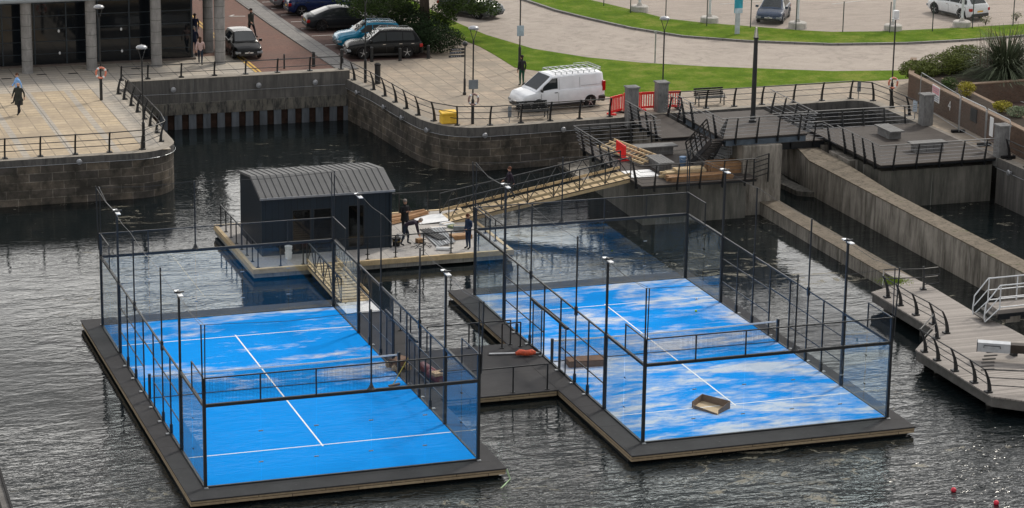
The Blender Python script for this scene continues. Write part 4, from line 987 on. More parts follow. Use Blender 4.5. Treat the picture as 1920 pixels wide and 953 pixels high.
mb = MB(); up = Vector((0, 0, .3))
def wallq(p, q, h0, h1, o=.0):
    d = (q-p).normalized(); n = Vector((d.y, -d.x, 0))*.02; h0 = Vector((0, 0, h0)); h1 = Vector((0, 0, h1))
    mb.face([p, q, q+h1, p+h0]); mb.face([p+n, p+n+h0, q+n+h1, q+n]); mb.face([p+h0, q+h1, q+h1+n, p+h0+n])
wallq(c0, c3, .26, .27); wallq(c3, c2, .27, .3); wallq(c2, c1+(c2-c1)*.1, .3, .16); wallq(c0+(c1-c0)*.05, c1, .14, .05); mb.build('sides', card, t)
mb = MB(); mb.face([c1, c1+(c0-c1)*.35, c1+(c0-c1)*.35+Vector((.05, -.22, .02)), c1+Vector((.12, -.15, .02))]); mb.build('flap', card_in, t)
for k, (px, py, lab) in enumerate([(1609, 602, 'green ball on the near right end of the right court'), (1305, 583, 'green ball in the middle of the cloudy court'), (1306, 560, 'white ball near the far end of the right court')]):
    mb = MB(); mb.ball(G(px, py, .07), .055, 8, 6); tag(mb.build('tennis_ball', tennis if k < 2 else white, smooth=True), lab, 'ball')
for px, py, lab in ((1788, 919, 'red float on the water, the upper one'), (1868, 943, 'red float on the water, the lower one at the bottom edge')):
    mb = MB(); mb.ball(G(px, py, ZW+.05), .1, 10, 7); tag(mb.build('marker_float', redball, smooth=True), lab, 'float')
t = thing('mooring_line', 'pale green line slanting from the raft corner into the water', 'rope', G(930, 895, ZW))
mb = MB(); mb.tube([(10.72, -1.1, -.05), (10.8, -1.3, ZW-.02), (10.35, -1.9, ZW+.0), (10.0, -2.3, ZW-.05)], .03, 6); mb.build('line', simple('green_rope', (.3, .42, .25), .7), t)

t = thing('pontoon_edge', 'dark edge of another pontoon cut off at the bottom left corner', 'pontoon', G(0, 920, -.1)); a, b = G(-14, 868, -.1), G(22, 985, -.1)
mb = MB(); mb.bar(a, b, .35, .3); mb.build('edge_beam', oldwood_e, t); mb = MB(); mb.bar(a+Vector((.12, 0, .2)), b+Vector((.12, 0, .2)), .08, .08); mb.build('rail', rubber, t)
# ================================================================== CABIN PONTOON
PZ = .15
t = thing('cabin_pontoon', 'concrete pontoon with pale timber edge carrying the dark cabin', 'pontoon', (14, 30, 0))
mb = MB(); mb.box(7.95, 26.15, -.25, 20.25, 34.2, PZ-.02); mb.build('float_body', floatconc, t)
mb = MB(); mb.box(8.08, 26.28, PZ-.02, 20.12, 34.07, PZ); mb.build('slab', pontoon_top, t)
mb = MB(); mb.box(7.9, 26.1, PZ-.2, 20.3, 26.27, PZ+.03); mb.box(7.9, 34.08, PZ-.2, 20.3, 34.25, PZ+.03); mb.box(7.9, 26.272, PZ-.2, 8.07, 34.078, PZ+.03); mb.box(20.13, 26.272, PZ-.2, 20.3, 34.078, PZ+.03); mb.build('timber_edge', newwood, t)
plain_rail('black railing around the left end of the cabin pontoon', [(8.2, 34.0), (8.2, 26.4), (10.3, 26.4)], PZ, 1.15, foot=False)
plain_rail('black railing along the near edge of the pontoon by the workers', [(12.0, 26.4), (20.0, 26.4), (20.0, 30.9)], PZ, 1.35, foot=True)
plain_rail('black railing behind the pontoon between the cabin and the gangway', [(15.6, 33.95), (20.0, 33.95)], PZ, 1.5)
HX0, HX1, HY0, HY1 = 8.82, 15.0, 28.2, 32.5
t = thing('cabin', 'dark blue clad cabin with folded grey metal roof on the pontoon', 'cabin', (12, 30, PZ))
e0, e1, rz_, rb = PZ+2.72, PZ+2.98, PZ+3.28, 30.0
mb = MB()
gl_ = [(HX0, HY0), (HX0, rb), (HX0, HY1)]; hz = [e0, rz_, e1]
# front wall with openings
def wall_x(y, segs, ztop): 
    for (a, b, z0, z1) in segs: mb.box(a, y, z0, b, y+.12, z1)
wins = [(10.25, 11.15, PZ+.12, PZ+2.1), (11.25, 12.15, PZ+.12, PZ+2.1), (12.9, 13.7, PZ+.12, PZ+2.15)]
wall_x(HY0, [(HX0, 10.25, PZ, e0), (11.15, 11.25, PZ, e0), (12.15, 12.9, PZ, e0), (13.7, HX1, PZ, e0), (10.25, 11.15, PZ+2.1, e0), (11.25, 12.15, PZ+2.1, e0), (12.9, 13.7, PZ+2.15, e0), (10.25, 11.15, PZ, PZ+.12), (11.25, 12.15, PZ, PZ+.12), (12.9, 13.7, PZ, PZ+.12)], e0)
mb.build('front_wall', navy, t); mb = MB(); mb.box(HX0, HY1-.12, PZ, HX1, HY1, e1); mb.build('rear_wall', navy, t)
for x in (HX0, HX1-.12):
    mb = MB(); pr = [(HY0+.121, PZ), (HY1-.121, PZ), (HY1-.121, e1), (rb, rz_), (HY0+.121, e0)]
    a = [(x, y, z) for y, z in pr]; b = [(x+.12, y, z) for y, z in pr]
    mb.face(a[::-1]); mb.face(b)
    for i in range(5): mb.face([a[i], a[(i+1) % 5], b[(i+1) % 5], b[i]])
    mb.build('side_wall', navy_y, t)
mb = MB(); mb.box(HX0+.13, HY0+.13, PZ+.005, HX1-.13, HY1-.13, PZ+.02); mb.build('floor', newwood, t)
for (a, b, z0, z1) in wins:
    mb = MB(); mb.box(a+.04, HY0+.05, z0+.04, b-.04, HY0+.06, z1-.04); wdw = mb.build('window_pane', house_pane, t)
    mb = MB(); mb.box(a, HY0+.03, z0, a+.05, HY0+.09, z1); mb.box(b-.05, HY0+.03, z0, b, HY0+.09, z1); mb.box(a+.05, HY0+.03, z1-.05, b-.05, HY0+.09, z1); mb.box(a+.05, HY0+.03, z0, b-.05, HY0+.09, z0+.05); mb.build('window_frame', steel, wdw)
mb = MB(); ov = .12
def slope(y0, z0, y1, z1):
    v = [(HX0-ov, y0, z0), (HX1+ov, y0, z0), (HX1+ov, y1, z1), (HX0-ov, y1, z1)]; w_ = [(x, y, z-.07) for x, y, z in v]
    mb.face(v); mb.face(w_[::-1])
    for i in range(4): mb.face([w_[i], w_[(i+1) % 4], v[(i+1) % 4], v[i]])
slope(HY0-ov, e0+.05, rb, rz_+.1); slope(rb, rz_+.1, HY1+ov, e1+.05); rf_ = mb.build('roof', roofgrey, t)
mb = MB(); x = HX0-ov+.02
while x < HX1+ov:
    mb.bar((x, HY0-ov, e0+.063), (x, rb, rz_+.113), .022, .03); mb.bar((x, rb, rz_+.113), (x, HY1+ov, e1+.063), .022, .03); x += .305
mb.build('standing_seams', roofseam, rf_)
mb = MB(); mb.box(HX0-ov, HY0-ov-.05, e0-.03, HX1+ov, HY0-ov-.002, e0+.06); mb.build('gutter', lampgrey, rf_)
mb = MB(); mb.box(HX1-.1, HY0-.1, PZ, HX1-.02, HY0-.02, e0); mb.build('downpipe', navy, t)
# items on the pontoon
t = thing('timber_offcut', 'pale triangular board leaning inside the cabin window', 'board', (11, 29, PZ)); mb = MB(); mb.cbox((10.75, 28.7, PZ+.55), (.9, .05, 1.0), 0, R(-12)); mb.build('board', newwood, t)
def bucket(label, p, r, h, m, lidm=None, n=1):
    t = thing('bucket', label, 'bucket', tuple(p)); z = 0
    for k in range(n):
        mb = MB(); mb.lathe([(r*.85, z), (r, z+h*.93)], p, 14); mb.lathe([(r*1.06, z+h*.9), (r*1.06, z+h)], p, 14); mb.build('tub', m, t); z += h
    mb = MB(); mb.tube([p+Vector((r*math.cos(a), -r*.3*math.sin(a)-r*.9, z-.06-.08*math.sin(a))) for a in [i*math.pi/6 for i in range(7)]], .008, 4); mb.build('handle', lidm or galv, t)
    return t
bucket('stack of two white paint tubs on the pontoon near the cabin corner', G(541, 485, PZ), .17, .3, white, n=2)
bucket('black builder bucket with yellow rim beside the bending worker', G(743, 461, PZ), .2, .38, rubber, yellow)
t = thing('plank_stack', 'fan of long brown deck boards piled beside the cabin', 'timber', (17, 33, PZ))
for k in range(14):
    mb = MB(); a = Vector((15.3+random.uniform(0, .25), 31.7+k*.12+random.uniform(-.05, .05), PZ+.05+.02*(k % 5))); b = Vector((18.2+random.uniform(-.3, .2), 33.1+k*.055, PZ+.06+.03*(k % 6))); mb.bar(a, b, .14, .028); mb.build('board', brownwood, t)
t = thing('metal_sheet_pile', 'pile of long shiny metal channels on the pontoon by the workers', 'metal', (17, 29.5, PZ))
for k in range(8):
    a = G(792+k*5, 434-k*1.0, PZ+.06+.025*(k % 3)); b = G(822+k*4.2, 462-k*1.1, PZ+.06+.025*(k % 3)); mb = MB(); mb.bar(a, b, .13, .02); d = (b-a).normalized(); s = Vector((-d.y, d.x, 0))*.065; mb.bar(a+s+Vector((0, 0, .02)), b+s+Vector((0, 0, .02)), .012, .05); mb.build('channel', lampgrey if k % 2 else galv, t)
t = thing('roof_sheet', 'dark grey corrugated sheet on top of the metal channels', 'metal sheet', G(812, 440, PZ))
mb = MB(); a, b = G(795, 430, PZ+.16), G(830, 448, PZ+.16); mb.bar(a, b, .5, .03)
for k in (-.2, -.07, .07, .2): d = (b-a).normalized(); s = Vector((-d.y, d.x, 0))*k; mb.bar(a+s+Vector((0, 0, .03)), b+s+Vector((0, 0, .03)), .03)
mb.build('sheet', roofgrey, t)
def tubeobj(name, label, cat, a, b, r, m): mb = MB(); mb.tube([a, b], r, 8); tag(mb.build(name, m), label, cat)
tubeobj('white_pipe', 'short white pipe roll at the near end of the metal channels', 'pipe', G(818, 466, PZ+.08), G(846, 467, PZ+.08), .09, white)
tubeobj('white_pipe', 'white bent pipe beside the metal channels, further from the camera', 'pipe', G(822, 448, PZ+.06), G(841, 457, PZ+.06), .05, white)
def cartonbox(label, px, size, m, rz=.1, z=PZ, cat='box', name='carton'):
    t = thing(name, label, cat, G(*px, z)); mb = MB(); c = G(*px, z)+Vector((0, 0, size[2]/2)); mb.cbox(c, size, rz); mb.build('body', m, t, bevel=.015)
    mb = MB(); mb.cbox(c+Vector((0, 0, size[2]/2+.006)), (size[0]*.96, size[1]*.15, .008), rz); mb.build('tape', card_in if m is not card_in else card, t)
cartonbox('long brown boards bundle behind the right worker', (864, 447), (1.0, .5, .2), brownwood, .05, name='board_bundle', cat='timber')
cartonbox('white foam block on the pontoon beyond the metal channels', (822, 429), (.8, .25, .1), white, .05, name='foam_block', cat='block')
cartonbox('white open case with tools near the gangway foot', (838, 424), (.6, .45, .16), white, .3, name='tool_case', cat='case')
cartonbox('grey tool bag on the boards beside the right worker', (862, 433), (.6, .4, .26), sign_grey, -.2, name='tool_bag', cat='bag')
cartonbox('green and white sack by the tool case', (850, 427), (.45, .35, .12), leaf_grey, .5, name='sack', cat='sack')
cartonbox('small orange brown drill box at the bending worker hands', (786, 455), (.3, .25, .2), brownwood, .3, name='drill_box', cat='box')
cartonbox('white paint bucket lid box left of the bending worker', (752, 447), (.35, .3, .22), white, .1, name='white_box', cat='box')
t = thing('cable_heap', 'small tangle of dark cables and offcuts on the pontoon', 'cables', G(797, 462, PZ)); mb = MB()
for k in range(10):
    c = G(797+random.uniform(-14, 14), 461+random.uniform(-5, 5), PZ+.03); a = random.random()*3; mb.tube([c, c+Vector((math.cos(a)*.2, math.sin(a)*.2, .05)), c+Vector((math.cos(a+.8)*.4, math.sin(a+.8)*.3, 0))], .015, 5)
mb.build('cable', rubber, t)
# ================================================================== THINGS ON THE DECKS
def slab_bench(label, cx_, cy_, z, lx, ly, along):
    t = thing('slab_bench', label, 'bench', (cx_, cy_, z), 'slab benches on the dark board decks')
    mb = MB(); mb.box(cx_-lx*.4, cy_-ly*.36, z, cx_+lx*.4, cy_+ly*.36, z+.40); mb.build('base', granite, t)
    mb = MB(); n = 5
    for k in range(n):
        if along == 'y': w_ = lx/n; mb.box(cx_-lx/2+k*w_, cy_-ly/2, z+.402, cx_-lx/2+(k+.88)*w_, cy_+ly/2, z+.47)
        else: w_ = ly/n; mb.box(cx_-lx/2, cy_-ly/2+k*w_, z+.402, cx_+lx/2, cy_-ly/2+(k+.93)*w_, z+.47)
    mb.build('seat_slats', bench_top, t); return t
slab_bench('bench with long smooth slab on the lower deck, crosswise, nearer the white van', 31.35, 36.1, ZD, 2.2, .8, 'x')
slab_bench('bench with slatted top pointing at the camera on the lower deck', 30.45, 33.2, ZD, .85, 1.9, 'y')
slab_bench('bench with slatted top pointing at the camera on the right platform', 44.55, 35.9, ZG-.012, .85, 1.9, 'y')
slab_bench('crosswise slab bench on the right platform near its front rail', 44.95, 32.4, ZG-.012, 2.0, .75, 'x')
def stack(name, label, px, L, W_, H, m, rz=0.0, n=5, jag=.1, z=ZD):
    c = G(*px, z); t = thing(name, label, 'timber', (c.x, c.y, z)); lay = max(1, round(H/.06)); 
    for k in range(lay):
        mb = MB()
        for j in range(n):
            o = (j+.5)/n*W_-W_/2; sh = random.uniform(-jag, jag)
            mb.cbox(c+Vector((-math.sin(rz)*o+math.cos(rz)*sh, math.cos(rz)*o+math.sin(rz)*sh, .03+k*.062)), (L, W_/n*.93, .055), rz)
        mb.build('board_layer', m, t)
    return t
stack('timber_stack', 'long low stack of brown boards along the front of the lower deck', (1310, 336), 3.3, .6, .26, brownwood, -.02, 5, .12)
stack('timber_stack', 'ragged end of loose pale boards at the left of the timber stack', (1262, 332), 1.1, .5, .32, newwood, .1, 5, .25)
stack('timber_stack', 'pale flat sheets lying on the brown board stack', (1292, 331), 1.5, .7, .40, newwood, 0, 3, .03)
stack('timber_stack', 'brown wrapped board pack standing behind the pale sheets near the pier', (1360, 322), 1.9, .9, .55, brownwood, .02, 6, .05)
bucket('blue and white tub by the foot of the steel stairs', G(1280, 312, ZD), .17, .5, simple('blue_tub', (.12, .22, .38), .5), white)
t = thing('railing_stack', 'stack of galvanised railing sections leaning under the lookout platform', 'metal railings', G(1385, 300, ZD))
for k in range(4):
    a = Vector((32.6+k*.1, 34.4, ZD+.35+.14*k)); b = Vector((33.45+k*.1, 31.9, ZD+.35+.14*k)); mb = MB()
    for j in range(5): o = Vector((0, 0, .14*j)); mb.bar(a+o, b+o, .03)
    for f in (0, .5, 1): c = a.lerp(b, f); mb.bar(c, c+Vector((0, 0, .56)), .03)
    mb.build('railing_section', galv, t)
t = thing('batten_lattice', 'pale timber lattice frame leaning on the red barrier by the gangway', 'timber frame', G(1165, 292, ZD))
a = G(1120, 276, ZD+.12); b = G(1206, 309, ZD+.12); d = (b-a).normalized(); s = Vector((-d.y, d.x, .25)).normalized()
mb = MB()
for k in (0, .3, .75, 1.05): mb.bar(a+s*k+Vector((0, 0, .05)), b+s*k+Vector((0, 0, .05)), .06, .09)
mb.build('long_battens', newwood, t); mb = MB(); L = (b-a).length
for k in range(12): c = a+d*(L*(k+.3)/12); mb.bar(c, c+s*1.05, .05, .05)
mb.build('cross_battens', newwood, t)

def barrier(label, a, b, z=ZG, h=1.0):
    a = Vector((a[0], a[1], z)); b = Vector((b[0], b[1], z)); t = thing('pedestrian_barrier', label, 'barrier', tuple(a), 'red plastic pedestrian barriers'); d = (b-a).normalized(); L = (b-a).length; up = Vector((0, 0, 1)); n = Vector((-d.y, d.x, 0))
    mb = MB(); mb.bar(a+up*(h-.06), b+up*(h-.06), .05, .13); mb.bar(a+up*.16, b+up*.16, .05, .12); mb.bar(a+up*.1, a+up*h, .05, .1); mb.bar(b+up*.1, b+up*h, .05, .1); k = .14
    mb.build('frame', red_plastic, t); mb = MB()
    while k < L-.1: c = a+d*k; mb.bar(c+up*.22, c+up*(h-.12), .045, .05, up=d); k += .14
    mb.build('slats', red_plastic, t)
    for f in (.12, .88): c = a+d*L*f; mb = MB(); mb.bar(c-n*.28+up*.04, c+n*.28+up*.04, .16, .08); mb.build('foot', red_plastic if f < .5 else rubber, t)
    return t
def gp(px, py, z=ZG): v = G(px, py, z); return (v.x, v.y)
barrier('red plastic barrier left of the first granite pillar', (32.1, 44.5), (32.98, 45.05))
barrier('red plastic barrier seen between the pillars, left half', (33.2, 45.3), (34.1, 45.25))
barrier('red plastic barrier seen between the pillars, right half', (34.2, 45.25), (35.2, 45.2))
barrier('red plastic barrier right of the second granite pillar', (35.45, 45.15), (36.4, 45.1))
barrier('red plastic barrier standing alone on the lower deck by the gangway', gp(1172, 303, ZD), gp(1156, 292, ZD), ZD, .8)

# ================================================================== STREET FURNITURE
def lamp(label, x, y, z=ZG, h=5.25, ring=None, sign=None, box=False, rdir=(0, -1)):
    t = thing('street_lamp', label, 'street lamp', (x, y, z), 'black quayside street lamps')
    mb = MB(); mb.tube([(x, y, z), (x, y, z+1.3), (x, y, z+1.36)], [.085, .08, .05], 10); mb.tube([(x, y, z+1.36), (x, y, z+h-.75)], .042, 8); mb.build('pole', rail_black, t)
    if box: 
        mb = MB(); mb.tube([(x, y, z+h-.75), (x, y, z+h-.35)], .035, 8); mb.build('pole_top', rail_black, t); mb = MB(); mb.cbox((x, y, z+h-.12), (.3, .24, .42)); mb.cbox((x, y, z+h-.38), (.34, .28, .06)); mb.build('lamp_head', white, t, bevel=.02)
    else:
        mb = MB()
        for s in (-1, 1): mb.tube([(x, y, z+h-.78), (x+s*.2, y-s*.04, z+h-.12)], .02, 6)
        mb.build('bracket', rail_black, t); mb = MB(); mb.lathe([(.05, z+h-.17), (.27, z+h-.14), (.29, z+h-.08), (.22, z+h), (.08, z+h+.04)], (x, y, 0), 16); mb.build('lamp_head', lampgrey, t, smooth=True)
    if ring:
        rc = Vector((x+rdir[0]*.12, y+rdir[1]*.12, z+1.55 if ring is orange_ring and not box else z+1.35)); pts = [rc+Vector((.27*math.cos(a), 0, .29*math.sin(a))) for a in [k*math.pi/8 for k in range(16)]]
        r_ = thing('lifebuoy', None, 'lifebuoy', tuple(rc)); lab = 'faded lifebuoy on the street lamp with grey sign, by the yellow bin' if ring is faded_ring else ('orange lifebuoy on the lamp at the far corner of the basin' if box else 'orange lifebuoy on the lamp beside the left promenade railing')
        r_['label'] = lab; mb = MB(); mb.tube(pts, .055, 8, closed=True); mb.build('ring', ring, r_, smooth=True); mb = MB()
        for k in (1, 5, 9, 13): p = pts[k]; q = pts[(k+1) % 16]; mb.tube([p, q], .061, 8)
        mb.build('white_band', white, r_)
    if sign:
        mb = MB(); mb.cbox((x, y-.07, z+sign), (.52, .03, .5)); mb.build('sign_plate', sign_grey, t)
    return t
p = G(190, 188); lamp('lamp post with orange lifebuoy left of the basin, before the dark glass building', p.x, p.y, ring=orange_ring)
lamp('lamp post at the rounded corner of the left promenade', 6.35, 43.35)
lamp('lamp post with grey sign and faded lifebuoy behind the quay railing', 24.2, 44.35, ring=faded_ring, sign=2.15)
lamp('lamp post rising behind the second granite pillar by the red barriers', 35.45, 45.3, h=5.1, sign=None)
p = G(685, 155); lamp('lamp post in front of the parked black car, its head above the picture', p.x, p.y)
p = G(974, 130); t_ = lamp('lamp post on the lawn edge behind the person in green trousers', p.x, p.y, h=6.0)
mb = MB(); mb.cbox((p.x, p.y-.07, p.z+2.3), (.42, .03, .62)); mb.build('sign_plate', simple('pale_blue_sign', (.30, .38, .45), .5), t_)
lamp('slim pole with white box lamp and orange lifebuoy at the basin corner', 48.05, 42.6, h=5.3, ring=orange_ring, box=True)
x, y = 35.9, 34.25
t = thing('lantern_post', 'thick black post with pale tapered lantern on the raised platform', 'lamp post', (x, y, 3.6))
mb = MB(); mb.lathe([(.2, 3.6), (.2, 3.72), (.15, 3.76), (.15, 3.95), (.125, 4.0), (.115, 6.5), (.10, 7.9), (.14, 7.93), (.14, 7.98)], (x, y, 0), 14); mb.build('post', rail_black, t)
mb = MB(); mb.lathe([(.13, 7.99), (.07, 8.45), (.03, 8.5)], (x, y, 0), 8); mb.build('lantern', cap_glass, t)
mb = MB()
for k in range(4): a = k*math.pi/2+.4; mb.bar((x+.135*math.cos(a), y+.135*math.sin(a), 7.98), (x+.07*math.cos(a), y+.07*math.sin(a), 8.47), .02)
mb.build('lantern_bars', rail_black, t)
p = G(871, 178); t = thing('fingerpost', 'black fingerpost with ball top and direction arms by the dark hedge', 'signpost', tuple(p))
mb = MB(); mb.lathe([(.1, 0), (.1, .12), (.07, .16), (.065, .9), (.045, .95), (.04, 2.75)], p, 10); mb.ball(p+Vector((0, 0, 2.9)), .15, 12, 8); mb.build('post', rail_black, t)
for k, (zz, L_) in enumerate([(2.6, .8), (2.42, .85), (2.22, .9)]):
    mb = MB(); mb.cbox(p+Vector((-.05-L_/2, 0, zz)), (L_, .03, .13)); ar = mb.build('direction_arm', rail_black, t)
    mb = MB(); xx = .18
    while xx < L_-.1: w_ = random.uniform(.05, .16); mb.cbox(p+Vector((-.05-xx-w_/2, -.018, zz)), (w_, .005, .045)); xx += w_+.05
    mb.build('arm_lettering', sign_text if k else lampgrey, ar)
def bollard(label, px, h=.88, r=.1):
    p = G(*px); t = thing('bollard', label, 'bollard', tuple(p), 'black bollards closing off the street end'); mb = MB(); mb.lathe([(r*1.1, 0), (r*1.1, .05), (r, .06), (r, h-.1)], p, 12); mb.build('post', rail_black, t); mb = MB(); mb.lathe([(r*.8, h-.1), (r*.8, h-.07), (r*1.05, h-.06), (r, h-.01), (r*.4, h+.02)], p, 12); mb.build('cap', rail_black, t)
bollard('thin black bollard on the brick street, leftmost', (533, 129), .85, .05)
bollard('thick black bollard on the brick street before the footway', (588, 125))
bollard('thick black bollard at the footway end near the black car bonnet', (641, 120))
bollard('black bollard just left of the black car front wheel', (697, 116)); bollard('black bollard in front of the black car rear door', (750, 114), .75); bollard('black bollard between the black car and the dark hedge', (803, 110), .8)
p = G(708, 157); t = thing('litter_bin', 'slim black litter bin next to the lamp post behind the railing', 'bin', tuple(p)); mb = MB(); mb.lathe([(.17, 0), (.17, 1.05)], p, 12); mb.build('body', rail_black, t); mb = MB(); mb.lathe([(.19, 1.06), (.19, 1.14), (.1, 1.2)], p, 12); mb.build('lid', rubber, t)
t = thing('grit_bin', 'yellow grit bin with sloping lid behind the quay railing', 'grit bin', (22.9, 44.9, ZG)); c = Vector((23.0, 44.85, ZG))
mb = MB(); mb.cbox(c+Vector((0, 0, .25)), (.85, .5, .5)); mb.build('body', yellow_bin, t, bevel=.04); mb = MB(); mb.cbox(c+Vector((0, -.01, .58)), (.92, .58, .14), 0, R(8)); mb.build('lid', yellow_bin, t, bevel=.03)
def slat_bench(label, x, y, face, L_=1.75):
    t = thing('park_bench', label, 'bench', (x, y, ZG), 'dark slatted benches facing the water'); f = face
    mb = MB()
    for k in range(4): mb.box(x-L_/2, y-f*(.05+.12*k), ZG+.43, x+L_/2, y-f*(.05+.12*k)-f*.1, ZG+.46)
    mb.build('seat', rail_black, t); mb = MB()
    for k in range(4): mb.box(x-L_/2, y+f*(.02+.02*k), ZG+.5+.11*k, x+L_/2, y+f*(.05+.02*k), ZG+.59+.11*k)
    mb.build('backrest', rail_black, t)
    for s in (-1, 1):
        mb = MB(); xx = x+s*(L_/2-.12); mb.bar((xx, y-f*.45, ZG), (xx, y-f*.4, ZG+.43), .05); mb.bar((xx, y+f*.08, ZG), (xx, y, ZG+.43), .05); mb.bar((xx, y, ZG+.4), (xx, y+f*.1, ZG+.92), .04); mb.bar((xx, y+f*.02, ZG+.42), (xx, y-f*.48, ZG+.42), .04); mb.bar((xx, y-f*.46, ZG+.42), (xx, y-f*.44, ZG+.64), .035); mb.bar((xx, y-f*.46, ZG+.64), (xx, y+f*.04, ZG+.66), .035); mb.build('end_frame', rail_black, t)
slat_bench('dark slatted bench in front of the white van', 27.75, 44.95, 1); slat_bench('dark slatted bench to the right of the red barriers', 38.4, 45.75, 1)
def small_sign(name, label, p, size, m, z0, face=(0, -1), post=True):
    t = thing(name, label, 'sign', tuple(p)); mb = MB(); a = math.atan2(face[1], face[0])+math.pi/2
    if post: mb.bar(p, p+Vector((0, 0, z0+size[1])), .04); mb.build('post', galv, t)
    f = Vector((face[0], face[1], 0)); mb = MB(); mb.cbox(p+f*.04+Vector((0, 0, z0+size[1]/2)), (size[0], .02, size[1]), a); pl = mb.build('plate', m, t); mb = MB()
    for k in range(4): mb.cbox(p+f*.053+Vector((0, 0, z0+size[1]*(.2+.18*k))), (size[0]*.7, .004, size[1]*.05), a)
    mb.build('text_lines', sign_text, pl)
small_sign('notice', 'small grey blue notice on the basin railing near the corner', Vector((47.1, 44.75, ZG)), (.22, .6), sign_grey, .45)
small_sign('notice', 'small pale blue notice on the railing left of the fence pillar', Vector((47.75, 39.2, ZG)), (.24, .6), simple('notice_blue', (.45, .52, .6), .5), .45, (-.7, -.7))
small_sign('notice', 'small grey notice hung on the railing beside the bench by the van', Vector((26.2, 44.15, ZG)), (.2, .6), sign_grey, .3)
p = G(1228, 118); t = thing('sign_pole', 'short grey sign pole on the road edge beside the lawn', 'pole', tuple(p)); mb = MB(); mb.tube([p, p+Vector((0, 0, 1.95))], .045, 8); mb.build('post', galv, t); mb = MB(); mb.cbox(p+Vector((0, -.06, 1.9)), (.3, .03, .08)); mb.build('bracket', galv, t)
p = G(1382, 64, ZG+.1); t = thing('parking_sign', 'white post with teal sign panel on the grass verge', 'sign', tuple(p)); mb = MB(); mb.cbox(p+Vector((0, 0, .85)), (.3, .1, 1.7)); mb.build('post', simple('pale_grey_post', (.42, .46, .52), .5), t)
mb = MB(); mb.cbox(p+Vector((.02, -.02, 2.0)), (.52, .12, 1.3)); pl = mb.build('panel', sign_blue, t); mb = MB(); mb.cbox(p+Vector((.02, -.085, 1.5)), (.52, .012, .32)); mb.build('pale_band', simple('pale_band', (.45, .55, .65), .5), pl)
def yard_post(label, px):
    p = G(*px, ZG+.05); t = thing('floodlight_pole', label, 'pole', tuple(p), 'white poles on round concrete bases in the yard'); mb = MB(); mb.lathe([(.6, 0), (.58, .36), (.5, .42)], p, 18); mb.lathe([(.2, .42), (.12, .62)], p, 12); mb.build('base', simple('pale_concrete_base', (.45, .43, .40), .85, 0, .25, 3) if 'pale_concrete_base' not in MATS else MATS['pale_concrete_base'], t)
    mb = MB(); mb.tube([p+Vector((0, 0, .6)), p+Vector((0, 0, 7))], .085, 10); mb.build('post', white_rail, t); mb = MB(); mb.cbox(p+Vector((0, -.4, 7.0)), (.35, .9, .1)); mb.build('floodlight', lampgrey, t)
for px, lab in (((1199, 22), 'white pole on a round concrete base, leftmost in the yard'), ((1330, 43), 'white pole on a round base, left of the parking sign'), ((1495, 53), 'white pole on a round base, right of the navy hatchback'), ((1674, 58), 'white pole on a round base, behind the slim lifebuoy pole'), ((1803, 51), 'white pole on a round base in front of the white car')): yard_post(lab, px)
# wire fence of the yard
fp = [(1010, -40), (1070, -10), (1132, 12), (1182, 25), (1248, 37), (1325, 50), (1407, 53), (1492, 57), (1580, 61), (1668, 62), (1748, 60), (1823, 54), (1899, 50), (1990, 44)]
F = [G(a, b, ZG+.08) for a, b in fp]; t = thing('wire_fence', 'thin wire fence with slim dark posts between verge and gravel yard', 'fence', tuple(F[4]))
for q in F: mb = MB(); mb.tube([q, q+Vector((0, 0, 2.0))], .032, 6); mb.build('post', simple('fence_post_green', (.04, .055, .05), .6) if 'fence_post_green' not in MATS else MATS['fence_post_green'], t)
mb = MB()
for a, b in zip(F, F[1:]): d = b-a; mb.face([a, b, b+Vector((0, 0, 1.9)), a+Vector((0, 0, 1.9))], [(0, 0), (d.length, 0), (d.length, 1.9), (0, 1.9)])
mb.build('wire', fencemesh, t)
